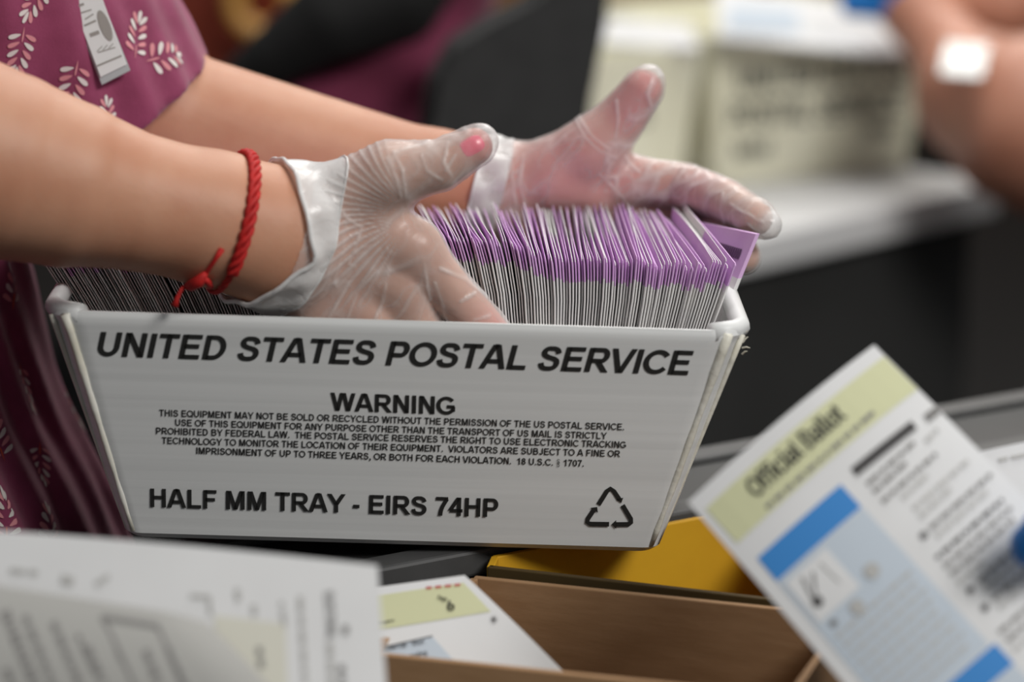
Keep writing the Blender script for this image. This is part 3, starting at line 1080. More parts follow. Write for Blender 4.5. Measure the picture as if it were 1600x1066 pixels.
# ------------------------------------------------------------------ shirt with printed sprigs
def shirt_sdf(P):
    fold = 0.0042 * np.sin(P[:, 1] * 150 + P[:, 0] * 170 + 60 * P[:, 2] + 2.2 * np.sin(P[:, 2] * 14 + P[:, 0] * 20)) * (0.6 + 0.6 * n3(P, 14, 8)) + 0.006 * n3(P, 34, 5)
    t = torso_sdf(P, 0.014)
    d = t + fold
    s0, s1 = Vector(far_arm[0][0]), W(168, 205, 0.215)
    slv = rcone(P, s0, s1 + (s1 - s0).normalized() * 0.08, 0.094, 0.064) + 0.6 * fold
    ax = np.array((s1 - s0).normalized(), np.float32)
    slv = np.maximum(slv, (P - np.array(s1, np.float32)) @ ax)
    d = smin(d, slv, 0.03)
    b0 = Vector(near_arm[0][0])
    d = smin(d, rcone(P, b0, b0 + Vector((0.03, -0.03, -0.06)), 0.08, 0.072), 0.03)
    return np.maximum(d, 0.735 - P[:, 2])


V, F = sdf_mesh(shirt_sdf, (-0.62, -0.14, 0.70), (-0.05, 0.36, 1.42), 0.0030)
TREE = BVHTree.FromPolygons([tuple(v) for v in V], [tuple(f) for f in F])
sv, sf, sm = [tuple(p) for p in V], [tuple(q) for q in F], [0] * len(F)


def leaf(c, tu, tv, ang, dist, ln, wd_, m):
    d = Vector((math.cos(ang), math.sin(ang)))
    s = Vector((-d.y, d.x))
    pts = []
    for k in range(12):
        a = k / 12 * 2 * math.pi
        r = 0.5 + 0.5 * math.cos(a)
        q = d * (dist + ln * r) + s * (wd_ * math.sin(a) * (0.45 + 0.55 * r))
        w = c + tu * q.x + tv * q.y
        h = TREE.find_nearest(w)
        pts.append(h[0] + h[1] * 0.0007)
    b0 = len(sv)
    sv.extend(tuple(p) for p in pts)
    sf.append(tuple(range(b0, b0 + 12)))
    sm.append(m)


SPRIGS = []


def sprig(px, py, rot, size=1.0):
    h = TREE.ray_cast(CL, ray(px, py).normalized())
    if h[0] is not None:
        sprig_at(h[0], h[1], rot, size, py > 400)


def sprig_at(c, n, rot, size, warm):
    SPRIGS.append(c)
    tv = (CU - n * CU.dot(n)).normalized() if abs(n.dot(CU)) < 0.98 else (CR - n * CR.dot(n)).normalized()
    tu = tv.cross(n)
    rt = Matrix.Rotation(math.radians(rot), 3, n)
    tu, tv = rt @ tu, rt @ tv
    for k in range(5):
        base = c + tv * (k - 2) * 0.0048 * size
        for sg in (-1, 1):
            m = 1 if (k + (sg > 0)) % 2 else 2
            leaf(base, tu, tv, math.radians(90 - sg * (68 - k * 9)), 0.0018 * size, 0.0085 * size, 0.0021 * size, m)
    leaf(c + tv * 0.011 * size, tu, tv, math.radians(90), 0.001, 0.009 * size, 0.0021 * size, 1)
    leaf(c - tv * 0.014 * size, tu, tv, math.radians(90), 0, 0.010 * size, 0.0007 * size, 3 if warm else 2)


for px, py, rot, sz in ((32, 75, 176, 0.85), (115, 128, 168, 0.9), (212, 62, -20, 0.85), (258, 88, -75, 0.95), (168, 190, 8, 0.7), (58, -6, 150, 0.8), (20, 445, 4, 1.05), (38, 600, 178, 0.9), (110, 632, 176, 0.85), (62, 720, 178, 0.75),
                        (-4, 690, 20, 0.85), (10, 812, 2, 0.95), (78, 832, 0, 0.9)):
    sprig(px, py, rot, sz)
order = rng.permutation(len(F))[:6000]
for i in order:        # the same print carried over the rest of the cloth
    c = Vector(V[F[i]].mean(axis=0))
    if min((c - q).length for q in SPRIGS) < 0.058:
        continue
    x, y = proj(c)
    h = TREE.find_nearest(c)
    vis = TREE.ray_cast(CL, (c - CL).normalized())
    if vis[0] is not None and (vis[0] - c).length < 0.01 and -60 < x < 330 and -60 < y < 900:
        continue
    sprig_at(h[0], h[1], rng.uniform(-30, 30) + (180 if rng.random() < 0.5 else 0), rng.uniform(0.75, 0.95), c.z < 0.99)
me = bpy.data.meshes.new('shirt')
me.from_pydata(sv, [], sf)
for k in ('shirt', 'leaf_white', 'leaf_pink', 'leaf_orange'):
    me.materials.append(M[k])
me.polygons.foreach_set('material_index', sm)
me.polygons.foreach_set('use_smooth', [True] * len(sf))
me.update()
shirt = bpy.data.objects.new('shirt', me)
COL.objects.link(shirt)
shirt.parent = person
shirt.matrix_parent_inverse = person.matrix_world.inverted()

# ------------------------------------------------------------------ identity badge on the shirt
h = TREE.ray_cast(CL, ray(168, 70).normalized())
bd = (h[0] - CL).dot(CF) - 0.006
bp = lambda px, py, l=0.0: Pd(px, py, bd - l + (px - 160) * 0.00008)
badge = empty('identity_badge', bp(180, 120), 'white identity badge in a clear holder hanging on the plum shirt', 'badge')


def quad_slab(name, pts, th, m, parent):
    p = [Vector(q) for q in pts]
    n = (p[1] - p[0]).cross(p[2] - p[0]).normalized()
    if n.dot(CL - p[0]) < 0:
        n = -n
    b = MB().hexa([q - n * th for q in p] + [q for q in p])
    return b.build(name, m, parent, bevel=0.0003)


quad_slab('card_holder', [bp(159, 133), bp(204, 110), bp(150, -25), bp(104, -10)], 0.0022, M['holder'], badge)
card = quad_slab('card', [bp(157, 121, .0012), bp(198, 101, .0012), bp(152, -24, .0012), bp(108, -9, .0012)], 0.0008, M['badge'], badge)
b = MB()
for (x0, y0, x1, y1, w) in ((152, 103, 190, 87, 1.4), (153, 82, 180, 74, 0.8), (152, 80, 160, 72, 0.7), (161, 78, 168, 70, 0.7), (170, 75, 177, 68, 0.7), (121, 10, 131, 6, 2), (132, 40, 150, 32, 1.5), (133, 30, 146, 22, 1), (141, 55, 155, 50, 3), (127, 20, 143, 15, 1)):
    t = Vector((x1 - x0, y1 - y0)).normalized()
    n = Vector((-t.y, t.x)) * w
    b.add([bp(x + sx * n.x, y + sx * n.y, 0.0016) for x, y, sx in ((x0, y0, -1), (x1, y1, -1), (x1, y1, 1), (x0, y0, 1))], [(0, 1, 2, 3)])
for rx, ry in ((13, 26),):
    b.add([bp(164 + math.cos(a) * 8 + math.sin(a) * 9, 40 + math.sin(a) * 24 - math.cos(a) * 2, 0.0016) for a in [k * math.pi / 12 for k in range(24)]], [tuple(range(24))])
o = b.build('badge_print', M['badge_grey'], None)
o.parent = card
o.matrix_parent_inverse = card.matrix_world.inverted()

# ------------------------------------------------------------------ red cord bracelet
ctr = W(352, 346, 0.003)
bax = (axn + Vector((0, 0, 0.10))).normalized()
br = empty('bracelet', ctr, 'red braided cord bracelet with knotted tails round the near wrist', 'bracelet')
b = MB()
N = 120
for st in range(3):
    pts = []
    for i in range(N + 1):
        a = math.radians(125) - math.radians(290) * i / N
        ph = i * 0.62 + st * 2.094
        sl = 0.001 + 0.002 * math.sin(a)
        pts.append(on_skin(ctr + bax * (sl + 0.0021 * math.cos(ph)), bax, a, 0.0012 + 0.0010 * math.sin(ph) + 0.0006) if -0.42 < a else on_skin(ctr + bax * (sl + 0.0012 * math.cos(ph)), bax, a, 0.0011 + 0.0005 * math.sin(ph)))
    b.tube(pts, [0.0016 if math.radians(125) - math.radians(290) * i / N > -0.42 else 0.0008 for i in range(N + 1)], 7)
b.build('braided_band', M['red'], br, True)


def skin_px(px, py, lift):
    h = SKIN.ray_cast(CL, ray(px, py).normalized())
    return h[0] + h[1] * lift if h[0] is not None and h[0].y < 0.06 else W(px, py, -0.012)


b = MB().tube([skin_px(346, 388, .0012), skin_px(336, 404, .0012), skin_px(322, 424, .0014), skin_px(308, 434, .002)], [0.0016, 0.0011, 0.0013, 0.002], 8)
b.build('tie_cord', M['red'], br, True)
b = MB().tube([skin_px(322, 422, .002), skin_px(312, 431, .0034), skin_px(300, 437, .0034), skin_px(291, 441, .002)], [0.0012, 0.0032, 0.0030, 0.0012], 10)
b.build('knot', M['red'], br, True)
p0 = skin_px(296, 440, .002)
b = MB().tube([p0, W(284, 452, p0.y - 0.003), W(277, 466, p0.y - 0.003), W(273, 478, p0.y - 0.003)], [0.0015, 0.0012, 0.0013, 0.0022], 8)
b.build('cord_tail', M['red'], br, True)
b = MB().tube([skin_px(318, 428, .002), skin_px(325, 434, .0025), skin_px(330, 442, .0025)], [0.0014, 0.0018, 0.0016], 8)
b.build('cord_tail', M['red'], br, True)


# ------------------------------------------------------------------ paper sheets that carry print
class Sheet:
    """a bent sheet given by corner places (TL, TR, BR, BL), with print laid on its own surface"""
    def __init__(s, tl, tr, br_, bl, bend=(0, 0), n=(28, 28), th=0.0003, curl=None):
        s.c = [Vector(p) for p in (tl, tr, br_, bl)]
        s.nrm = (s.c[1] - s.c[0]).cross(s.c[3] - s.c[0]).normalized()
        if s.nrm.dot(CL - s.c[0]) < 0:
            s.nrm = -s.nrm
        s.bend, s.curl, s.b, s.th = bend, curl, MB(), th
        nu, nv = n
        for side in (0, 1):
            v = [s.at(i / nu, j / nv, -th * side) for j in range(nv + 1) for i in range(nu + 1)]
            s.b.add(v, [(j * (nu + 1) + i, j * (nu + 1) + i + 1, (j + 1) * (nu + 1) + i + 1, (j + 1) * (nu + 1) + i) for j in range(nv) for i in range(nu)])
        rim = [(i / nu, 0) for i in range(nu)] + [(1, j / nv) for j in range(nv)] + [(1 - i / nu, 1) for i in range(nu)] + [(0, 1 - j / nv) for j in range(nv)]
        k = len(rim)
        s.b.add([s.at(u, v, 0) for u, v in rim] + [s.at(u, v, -th) for u, v in rim], [(i, (i + 1) % k, k + (i + 1) % k, k + i) for i in range(k)])

    def at(s, u, v, lift):
        a = s.c[0].lerp(s.c[1], u)
        d = s.c[3].lerp(s.c[2], u)
        k = s.bend[0] * 4 * u * (1 - u) + s.bend[1] * 4 * v * (1 - v)
        if s.curl:
            k += s.curl(u, v)
        return a.lerp(d, v) + s.nrm * (k + lift)

    def uv(s, px, py):
        u, v = 0.5, 0.5
        for _ in range(8):
            x, y = proj(s.at(u, v, 0))
            xu, yu = proj(s.at(u + .01, v, 0))
            xv, yv = proj(s.at(u, v + .01, 0))
            a, b_, c, d = (xu - x) * 100, (xv - x) * 100, (yu - y) * 100, (yv - y) * 100
            det = a * d - b_ * c
            u += ((px - x) * d - (py - y) * b_) / det
            v += (a * (py - y) - c * (px - x)) / det
        return u, v

    def quad(s, pts, m, layer=1, n=12):
        c = [Vector(s.uv(*p)) for p in pts]
        v, f = [], []
        for j in range(n + 1):
            for i in range(n + 1):
                q = c[0].lerp(c[1], i / n).lerp(c[3].lerp(c[2], i / n), j / n)
                v.append(s.at(q.x, q.y, 0.0003 * layer))
        f = [(j * (n + 1) + i, j * (n + 1) + i + 1, (j + 1) * (n + 1) + i + 1, (j + 1) * (n + 1) + i) for j in range(n) for i in range(n)]
        s.b.add(v, f, m)

    def bar(s, p, q, w, m, layer=2):
        t = Vector((q[0] - p[0], q[1] - p[1])).normalized()
        n = Vector((-t.y, t.x)) * (w / 2)
        s.quad([(p[0] - n.x, p[1] - n.y), (q[0] - n.x, q[1] - n.y), (q[0] + n.x, q[1] + n.y), (p[0] + n.x, p[1] + n.y)], m, layer, 2)

    def words(s, p, q, w, m, r, layer=2):
        """a line of small print too blurred to read"""
        L = math.hypot(q[0] - p[0], q[1] - p[1])
        x = 0
        while x < L - 4:
            l = min(r.uniform(8, 26), L - x)
            a, c = x / L, (x + l) / L
            s.bar((p[0] + (q[0] - p[0]) * a, p[1] + (q[1] - p[1]) * a), (p[0] + (q[0] - p[0]) * c, p[1] + (q[1] - p[1]) * c), w, m, layer)
            x += l + 5

    def disc(s, c, rad, m, layer=3):
        s.b.add([s.at(*s.uv(c[0] + rad * math.cos(a), c[1] + rad * math.sin(a)), 0.0003 * layer) for a in [k * math.pi / 8 for k in range(16)]], [tuple(range(16))], m)

    def text(s, body, p, q, cap, m, bold=0.02, shear=0.0, layer=3):
        g, f = text_geo(body, bold, shear)
        L = g[:, 0].max()
        a, c = Vector(s.uv(*p)), Vector(s.uv(*q))
        t = Vector((q[0] - p[0], q[1] - p[1])).normalized()
        up = Vector(s.uv(p[0] + t.y * cap, p[1] - t.x * cap)) - a
        s.b.add([s.at(*(a + (c - a) * (x / L) + up * y), 0.0003 * layer) for x, y in g], f, m)

    def build(s, name, keys):
        return s.b.build(name, [M[k] for k in keys])


rr = random.Random(3)
KEYS = ['paper', 'band', 'blue', 'bluegrey', 'inkgrey', 'inkdark', 'inkpale', 'band_pale', 'inkred']
# upright ballot sheet on the right
O_ = (1075, 785)
eu, ev = (0.7635, -0.6455), (0.6455, 0.7635)
rp = lambda u, v: (O_[0] + eu[0] * u + ev[0] * v, O_[1] + eu[1] * u + ev[1] * v)
S = Sheet(Pd(*rp(0, 0), 1.375), Pd(*rp(381, 0), 1.395), Pd(*rp(432, 760), 1.315), Pd(*rp(0, 760), 1.295), bend=(0.006, 0.004))
S.quad([rp(14, 26), rp(381, 24), rp(388, 97), rp(17, 99)], 1)
S.text('Official Ballot', rp(86, 66), rp(276, 60), 32, 5, 0.03)
S.words(rp(88, 86), rp(320, 80), 7, 4, rr)
S.quad([rp(26, 137), rp(200, 133), rp(202, 181), rp(26, 185)], 2)
S.quad([rp(26, 187), rp(203, 183), rp(216, 474), rp(26, 480)], 3)
S.quad([rp(34, 196), rp(118, 194), rp(120, 275), rp(34, 278)], 0, 2)
S.bar(rp(60, 205), rp(50, 245), 4, 4, 3)
S.bar(rp(78, 210), rp(64, 232), 4, 4, 3)
S.bar(rp(64, 232), rp(52, 250), 3, 4, 3)
S.bar(rp(96, 206), rp(100, 250), 3, 6, 3)
S.disc(rp(54, 250), 9, 5)
S.disc(rp(52, 292), 6, 4)
S.disc(rp(150, 268), 13, 6)
S.disc(rp(96, 296), 12, 6)
for k in range(9):
    S.words(rp(40, 312 + k * 18), rp(196, 308 + k * 18), 6, 6, rr)
S.bar(rp(228, 132), rp(348, 136), 16, 5)
S.bar(rp(368, 141), rp(392, 142), 14, 4)
for v_, a_, e_, m_ in ((160, 232, 330, 4), (176, 232, 300, 4), (168, 345, 372, 6), (196, 232, 345, 4), (212, 260, 320, 6), (236, 262, 385, 6), (252, 262, 330, 6), (276, 262, 390, 4), (292, 262, 370, 6), (318, 240, 378, 5), (336, 240, 380, 4), (352, 240, 372, 4),
                       (370, 240, 300, 6), (388, 265, 390, 4), (404, 265, 380, 6), (424, 265, 395, 4), (440, 265, 340, 6), (470, 240, 400, 4), (488, 240, 380, 4), (506, 240, 396, 6)):
    S.words(rp(a_, v_), rp(e_, v_ - 3), 7, m_, rr)
for v_ in (278, 390, 426):
    S.disc(rp(248, v_), 6, 5)
S.quad([rp(27, 482), rp(224, 478), rp(226, 522), rp(27, 526)], 2)
S.quad([rp(27, 528), rp(226, 524), rp(236, 740), rp(27, 745)], 3)
tag(S.build('ballot_sheet', KEYS), 'ballot sheet with a green header and blue bars held up by a blue gloved thumb', 'ballot')
# second sheet behind it
S = Sheet(Pd(1440, 770, 1.445), Pd(1530, 706, 1.45), Pd(1800, 660, 1.47), Pd(1760, 1010, 1.41), bend=(0.0, 0.004))
S.words((1560, 720), (1640, 704), 6, 6, rr)
tag(S.build('ballot_sheet', KEYS), 'plain white ballot sheet edge showing behind the green headed ballot', 'ballot')

# on the left: large white sheet, and a sheet with shade painted in as grey
S = Sheet(Pd(-90, 824, 1.33), Pd(590, 884, 1.32), Pd(612, 1180, 1.29), Pd(-90, 1150, 1.29), bend=(0.004, 0.0))
S.quad([(335, 962), (446, 975), (452, 1150), (345, 1140)], 7)
S.bar((298, 932), (328, 934), 7, 6)
S.bar((327, 932), (330, 962), 6, 6)
S.words((371, 920), (373, 940), 8, 6, rr)
S.words((397, 946), (399, 962), 8, 6, rr)
S.words((470, 932), (478, 1070), 8, 6, rr)
S.text('ELECTORAL', (508, 926), (512, 1000), 14, 4, 0.03)
S.words((516, 1004), (520, 1100), 10, 6, rr)
S.words((540, 978), (541, 1000), 9, 4, rr)
S.words((534, 1040), (536, 1080), 10, 4, rr)
S.words((405, 1012), (409, 1044), 9, 4, rr)
S.words((440, 940), (446, 980), 6, 6, rr)
S.words((96, 905), (124, 912), 14, 6, rr)
S.words((150, 914), (172, 900), 8, 6, rr)
S.words((16, 892), (60, 896), 8, 6, rr)
tag(S.build('ballot_sheet', KEYS), 'large white ballot sheet with sideways print, in front of the box of ballots', 'ballot')
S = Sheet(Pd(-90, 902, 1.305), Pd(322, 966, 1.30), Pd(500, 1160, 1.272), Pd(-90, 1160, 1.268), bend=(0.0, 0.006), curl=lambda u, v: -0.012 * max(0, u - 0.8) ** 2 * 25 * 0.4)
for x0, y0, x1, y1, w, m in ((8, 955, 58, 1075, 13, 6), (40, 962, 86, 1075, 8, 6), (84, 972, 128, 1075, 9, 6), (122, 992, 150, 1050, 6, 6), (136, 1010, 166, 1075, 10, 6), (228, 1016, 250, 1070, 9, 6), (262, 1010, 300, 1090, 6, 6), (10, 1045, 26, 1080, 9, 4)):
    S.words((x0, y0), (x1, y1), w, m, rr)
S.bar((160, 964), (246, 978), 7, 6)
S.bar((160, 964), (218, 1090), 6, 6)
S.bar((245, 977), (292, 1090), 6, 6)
tag(S.build('ballot_sheet', ['paper_shaded'] + KEYS[1:6] + ['inkgrey'] + KEYS[7:]), 'curled ballot sheet painted shade grey with slanted print, lying over the large white sheet', 'ballot')

# ------------------------------------------------------------------ cardboard box, yellow box, ballot in the box
ZR = ZT - 0.004


def open_box(name, cs, depth, th, m, label, m2=None, lift=0.0):
    """rim corners in order far-left, far-right, near-right, near-left"""
    a, b_, d, c = [Vector(p) for p in cs]
    ctr_ = (a + b_ + c + d) / 4
    o = empty(name, ctr_ - Vector((0, 0, depth)), label, 'box')
    dn = Vector((0, 0, -depth))

    def wall(p, q, nm, mm):
        t = (q - p).normalized()
        inn = Vector((-t.y, t.x, 0)).normalized()
        if inn.dot(ctr_ - p) < 0:
            inn = -inn
        p, q = p + t * th * 0.1, q - t * th * 0.1
        r = [p, q, q + inn * th, p + inn * th]
        zb = min(p.z, q.z) - depth
        MB().hexa([Vector((w.x, w.y, ctr_.z - depth)) for w in r] + r).build(nm, mm, o, bevel=0.0006)
    wall(a, b_, 'far_wall', m)
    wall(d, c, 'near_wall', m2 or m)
    wall(a.lerp(c, 0.03), c.lerp(a, 0.03), 'side_wall', m)
    wall(b_.lerp(d, 0.03), d.lerp(b_, 0.03), 'side_wall', m)
    MB().hexa([Vector((w.x, w.y, ctr_.z - depth - 0.003)) for w in (a, b_, d, c)] + [Vector((w.x, w.y, ctr_.z - depth)) for w in (a, b_, d, c)]).build('base', m, o)
    return o


open_box('cardboard_box', (Wz(742, 899, ZR), Wz(1330, 960, ZR), Wz(1240, 1090, ZR), Wz(560, 1020, ZR)), 0.22, 0.004, M['card'], 'open brown cardboard box holding a ballot, below the mail tray')
ZY = ZR + 0.001
open_box('storage_box', (Wz(768, 868, ZY), Wz(1215, 783, ZY), Wz(1270, 945, ZY), Wz(760, 886, ZY)), 0.16, 0.004, M['yellow'], 'yellow cardboard box between the brown box and the mail tray', M['yellow_shaded'])

S = Sheet(Pd(440, 938, 1.482), Pd(726, 899, 1.484), Pd(905, 1075, 1.45), Pd(560, 1110, 1.445), bend=(0, 0.002))
S.quad([(560, 936), (724, 911), (767, 956), (560, 990)], 1)
S.quad([(560, 1021), (676, 996), (712, 1036), (560, 1060)], 3)
S.bar((560, 1021), (676, 995), 2, 5)
S.text('UNITED STATES SENATOR - Short', (538, 1031), (664, 1007), 7, 5, 0.01)
S.text('term ending', (620, 1034), (668, 1024), 7, 5, 0.01)
S.text('Los Angeles', (582, 979), (617, 972), 4, 5, 0.02)
S.text('Page', (684, 938), (698, 941), 7, 5, 0.02)
S.text('6', (701, 957), (712, 953), 16, 5, 0.05)
S.words((666, 920), (724, 914), 4, 8, rr)
for a in range(4):
    S.bar((772 - 7 * math.cos(a * .785), 969 - 7 * math.sin(a * .785)), (772 + 7 * math.cos(a * .785), 969 + 7 * math.sin(a * .785)), 0.7, 5)
S.disc((772, 969), 2.6, 5)
tag(S.build('ballot_sheet', KEYS), 'white ballot page with a pale green band lying inside the brown box', 'ballot')


# ------------------------------------------------------------------ blue gloved thumb holding the ballot, off the frame's edge
def blob_person(label, parts, lo, hi, h, loc):
    o = empty('person', loc, label, 'person')
    for name, f, m in parts:
        V, F = sdf_mesh(f, lo, hi, h)
        np_obj(name, V, F, m, o)
    return o


tb = [(Pd(1690, 790, 1.305), 0.012), (Pd(1650, 820, 1.310), 0.0115), (Pd(1614, 852, 1.317), 0.0095)]
hb = [(Pd(1860, 980, 1.33), 0.034), (Pd(1740, 850, 1.345), 0.026)]
fgs = [[(Pd(1740 - 6 * k, 830 + 26 * k, 1.36), 0.012), (Pd(1660 - 6 * k, 850 + 34 * k, 1.385 + 0.002 * k), 0.011), (Pd(1620 + 4 * k, 872 + 38 * k, 1.383), 0.009)] for k in range(4)]


def holder_glove(P):
    d = chain(P, [(hb[1][0].lerp(hb[0][0], 0.4), 0.031), hb[1]])
    d = smin(d, chain(P, [(hb[1][0], 0.018)] + tb), 0.012)
    for f in fgs:
        d = np.minimum(d, smin(d, chain(P, f), 0.004))
    return d - 0.001


bx = [min(p.x for p, _ in tb) - 0.06, -1.1 * 0 + min(p.y for p, _ in tb) - 0.10, min(p.z for p, _ in hb) - 0.16]
blob_person('person mostly out of view whose blue gloved thumb holds the green headed ballot',
            [('body', lambda P: chain(P, [(Pd(2100, 1150, 1.40), 0.045), (Pd(1930, 1040, 1.365), 0.036), hb[0], (hb[1][0], 0.022)]), M['skin_dark']), ('glove', holder_glove, M['glove_blue'])],
            bx, [Pd(2100, 1150, 1.40).x + 0.06, max(p.y for p, _ in tb) + 0.12, max(p.z for p, _ in tb) + 0.05], 0.003, Pd(1900, 1066, 1.36))

# ------------------------------------------------------------------ background: table, trays, papers
ZB = 0.75
t0, t1 = Wz(1215, 362, ZB), Wz(1545, 288, ZB)
bu = (t1 - t0).normalized()
bn = Vector((-bu.y, bu.x, 0))
q0, q1 = t0 - bu * 0.24, t1 + bu * 0.02
bt = empty('work_table', (t0.x, t0.y, 0), 'blurred pale topped table with charcoal skirt carrying cream mail trays', 'table')
slab(q0, q1, q0 + bn * 0.5, q1 + bn * 0.5, ZB - 0.035, ZB, M['tabletop'], 'table_top', bt, 0.004)
slab(q0 + bn * 0.02, q1 - bu * 0.02 + bn * 0.02, q0 + bn * 0.03, q1 - bu * 0.02 + bn * 0.03, 0.02, ZB - 0.035, M['skirt'], 'table_skirt', bt)
slab(q1 - bu * 0.03 + bn * 0.03, q1 - bu * 0.02 + bn * 0.03, q1 - bu * 0.03 + bn * 0.48, q1 - bu * 0.02 + bn * 0.48, 0.02, ZB - 0.035, M['skirt'], 'table_skirt', bt)
def far_tray(pl, pr, ht, label, rows, dep=0.24):
    a, c = Wz(*pl, ZB), Wz(*pr, ZB)
    u = (c - a).normalized()
    n = Vector((-u.y, u.x, 0))
    L = (c - a).length / 2
    ctr = (a + c) / 2 + n * dep / 2
    o = empty('mail_tray', ctr, label, 'tray')
    o.matrix_world = Matrix((( u.x, n.x, 0, ctr.x), (u.y, n.y, 0, ctr.y), (0, 0, 1, ZB), (0, 0, 0, 1)))
    bpy.context.view_layer.update()
    k = tray_geo(MB(), L, dep / 2, L + 0.02, dep / 2 + 0.015, ht, 0.012, 0.02, 0.005, 0.014).build('tray_body', M['plastic_cream'], None, True)
    k.data.set_sharp_from_angle(angle=math.radians(35))
    k.parent = o
    fv = Vector((0, -0.015, ht)).normalized()
    for body, x0, x1, z, cap in rows:
        b = MB()
        g, f = text_geo(body, 0.05, 0)
        m = g[:, 0].max()
        b.add([Vector((L * (x0 + (x1 - x0) * x / m), -dep / 2 - 0.0006, 0)) + fv * (ht * (z + cap * y)) for x, y in g], f)
        k = b.build('lettering', M['ink'], None)
        k.parent = o
    return o


far_tray((1120, 292), (1425, 262), 0.155, 'blurred cream mail tray with grey lettering rows on the pale topped table', [('UNITED STATES', -0.86, 0.84, 0.62, 0.17), ('POSTAL SERVICE', -0.92, 0.84, 0.38, 0.17), ('MM', -0.85, -0.5, 0.18, 0.10), ('TRAY', 0.45, 0.8, 0.24, 0.09)])
far_tray((938, 322), (1070, 300), 0.150, 'blurred cream mail tray beside the chair back and behind the raised gloved thumb', [('US', -0.4, 0.0, 0.5, 0.12)], 0.2)


def flat_pile(name, pts, z, th, m, label, cat, n=1, group=None):
    p = [Wz(x, y, z) for x, y in pts]
    b = MB().hexa([Vector((q.x, q.y, z)) for q in p] + [Vector((q.x, q.y, z + th)) for q in p])
    return tag(b.build(name, m, bevel=0.001), label, cat, group)


def tilted(name, pts, ys, th, m, label, cat):
    p = [W(x, y, q) for (x, y), q in zip(pts, ys)]
    n = (p[1] - p[0]).cross(p[2] - p[0]).normalized()
    b = MB().hexa([q - n * th / 2 for q in p] + [q + n * th / 2 for q in p])
    return tag(b.build(name, m), label, cat)


tilted('mail_envelope', [(1120, 62), (1460, 92), (1420, 20), (1120, -20)], [1.42, 1.42, 1.55, 1.6], 0.004, M['paper'], 'blurred white mail piece lying across the top of the cream lettered tray', 'envelope')
tilted('mail_envelope', [(1135, 48), (1250, 54), (1246, 14), (1138, 8)], [1.36, 1.36, 1.40, 1.40], 0.002, M['bluegrey'], 'blurred pale blue mail piece on top of the cream lettered tray', 'envelope')
tilted('mail_envelope', [(940, 70), (1090, 78), (1080, 40), (950, 30)], [1.38, 1.38, 1.5, 1.5], 0.004, M['paper'], 'blurred white mail piece in the tray beside the chair back', 'envelope')

# worker beyond the table: forearms and blue gloves over the papers
fa = [(W(1800, 260, 1.25), 0.090), (W(1610, 190, 1.27), 0.082), (W(1530, 150, 1.31), 0.062), (W(1490, 90, 1.35), 0.040), (W(1440, 30, 1.39), 0.03)]
fb = [(W(1720, -120, 1.5), 0.07), (W(1560, 10, 1.46), 0.042), (W(1440, 8, 1.42), 0.032)]
fh = [(W(1440, 8, 1.41), 0.034), (W(1390, -4, 1.41), 0.024)]
fg = [[(W(1400, -8 + 9 * k, 1.40), 0.012), (W(1355, 2 + 6 * k, 1.40), 0.011), (W(1330, 6 + 5 * k, 1.40), 0.008)] for k in range(-2, 2)] + [[(W(1420, -10, 1.40), 0.014), (W(1385, -36, 1.39), 0.011), (W(1365, -50, 1.39), 0.009)]]


def far_gl(P):
    d = chain(P, fh)
    for f in fg:
        d = smin(d, chain(P, f), 0.006)
    return d - 0.002


lo, hi = W(1300, 420, 1.10), W(1800, -220, 1.75)
blob_person('blurred person at the pale topped table, bare forearms and blue gloves over the mail',
            [('body', lambda P: smin(chain(P, fa), smin(chain(P, fb), chain(P, fh) + 0.004, 0.02), 0.03), M['skin_dark']), ('glove', far_gl, M['glove_blue'])], lo, hi, 0.005, W(1700, 300, 1.3))
tilted('mail_envelope', [(1468, 116), (1534, 122), (1546, 72), (1478, 66)], [1.20, 1.20, 1.25, 1.25], 0.002, M['badge'], 'small blurred white slip against the forearm of the blue gloved worker', 'envelope')

# chair and seated person, lectern panel with a gold ring
cx, cy = -0.25, 1.0
ch = empty('office_chair', (cx, cy, 0), 'blurred charcoal chair with an upright curved back behind the gloved hands', 'chair')
pg = [(676, 330), (684, 215), (700, 130), (728, 78), (775, 48), (842, 14), (905, -40), (945, -40), (936, 40), (914, 150), (890, 330)]
fr = [W(x, y, 0.88 + 0.0003 * (x - 676)) for x, y in pg]
b = MB()
k = len(fr)
bkp = [p + Vector((-0.012, 0.035, 0)) for p in fr]
b.add(fr + bkp, [tuple(range(k)), tuple(range(k, 2 * k))[::-1]] + [(i, (i + 1) % k, k + (i + 1) % k, k + i) for i in range(k)])
b.build('backrest', M['chair'], ch, bevel=0.006)
MB().box((cx, cy, 0.365), (0.44, 0.44, 0.06)).build('seat', M['chair'], ch, bevel=0.02)
MB().tube([(cx + 0.12, cy - 0.08, 0.35), (cx + 0.24, cy - 0.08, 0.37), (cx + 0.26, cy - 0.06, 0.75)], 0.018, 8).build('back_post', M['black'], ch)
MB().tube([(cx, cy, 0.34), (cx, cy, 0.09)], 0.025, 12).build('column', M['black'], ch)
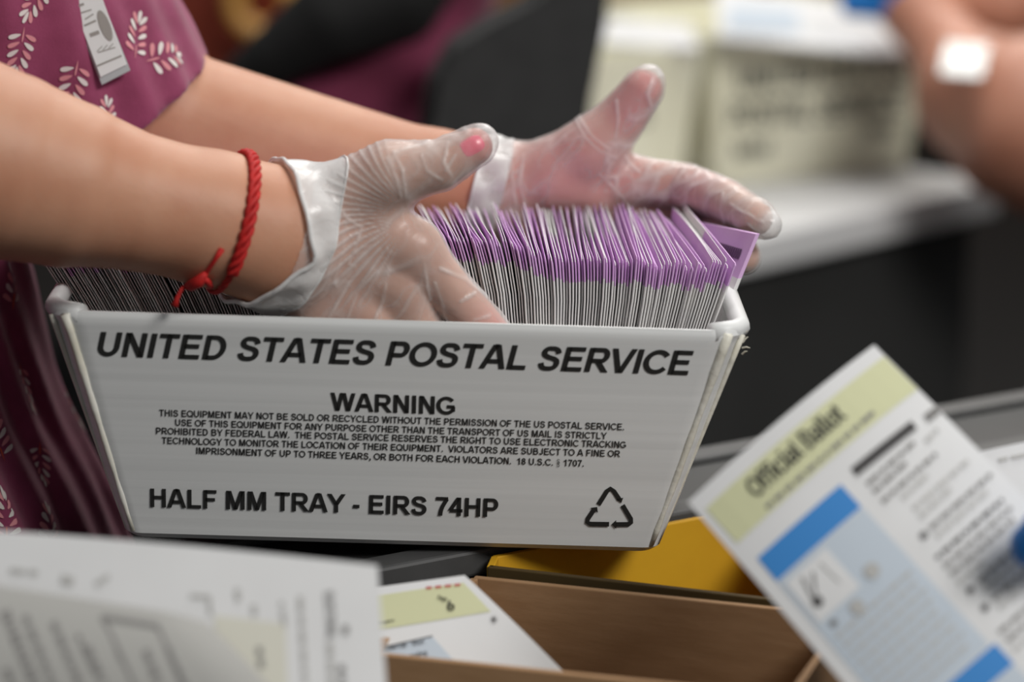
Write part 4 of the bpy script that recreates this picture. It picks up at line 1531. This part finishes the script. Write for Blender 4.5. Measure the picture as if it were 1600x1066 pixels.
for a in range(5):
    an = a * 1.2566 + 0.3
    b = MB().tube([(cx, cy, 0.10), (cx + 0.26 * math.cos(an), cy + 0.26 * math.sin(an), 0.06)], [0.02, 0.014], 8)
    b.tube([(cx + 0.26 * math.cos(an) - 0.01, cy + 0.26 * math.sin(an), 0.027), (cx + 0.26 * math.cos(an) + 0.01, cy + 0.26 * math.sin(an), 0.027)], 0.027, 12)
    b.build('leg', M['black'], ch)

YP = 1.08


def maroon(P):
    d = chain(P, [((-0.26, YP, 0.56), 0.13), (W(560, 170, YP), 0.085), (W(630, 90, YP), 0.080), (W(640, -60, YP), 0.075)])
    d = smin(d, rcone(P, W(430, 190, YP - 0.02), W(700, 250, YP - 0.05), 0.05, 0.055), 0.04)
    return d + 0.006 * np.sin(P[:, 0] * 40 + P[:, 2] * 55)


def garment(P):
    return chain(P, [(W(352, 150, YP - 0.08), 0.018), (W(430, 88, YP - 0.09), 0.026), (W(520, 30, YP - 0.09), 0.038), (W(610, -10, YP - 0.07), 0.046), (W(640, -80, YP - 0.05), 0.055)])


def trousers(P):
    return smin(rcone(P, (-0.27, YP, 0.66), (-0.27, YP, 0.56), 0.142, 0.145), rcone(P, (-0.27, YP - 0.02, 0.56), (-0.40, YP - 0.04, 0.54), 0.09, 0.075), 0.04)


def inner(P):
    return chain(P, [((-0.26, YP, 0.58), 0.11), (W(630, 90, YP), 0.06), (W(640, -60, YP), 0.055)])


blob_person('person in maroon shirt and black garment seated beyond the bare forearms', [('body', inner, M['skin_dark']), ('shirt', maroon, M['maroon']), ('dark_garment', garment, M['black']), ('trousers', trousers, M['black'])],
            (-0.52, YP - 0.18, 0.40), (0.06, YP + 0.16, 1.22), 0.006, (-0.26, YP, 0.5))

lp = W(330, 60, 1.9)
lt = empty('lectern', (lp.x, lp.y, 0), 'blurred red brown lectern front carrying a gold ring emblem, near the plum shirt', 'lectern')
MB().box((lp.x, lp.y + 0.2, 0.62), (0.20, 0.30, 1.24)).build('front_panel', M['redwood'], lt, bevel=0.01)
MB().box((lp.x, lp.y + 0.2, 1.26), (0.26, 0.36, 0.04)).build('top', M['redwood'], lt, bevel=0.008)
c = W(412, 2, lp.y)
b = MB().tube([c + Vector((math.cos(a) * 0.033, -0.012, math.sin(a) * 0.033)) for a in [k * math.pi / 16 for k in range(32)]], 0.012, 10, closed=True)
b.build('ring_emblem', M['gold'], lt, True)
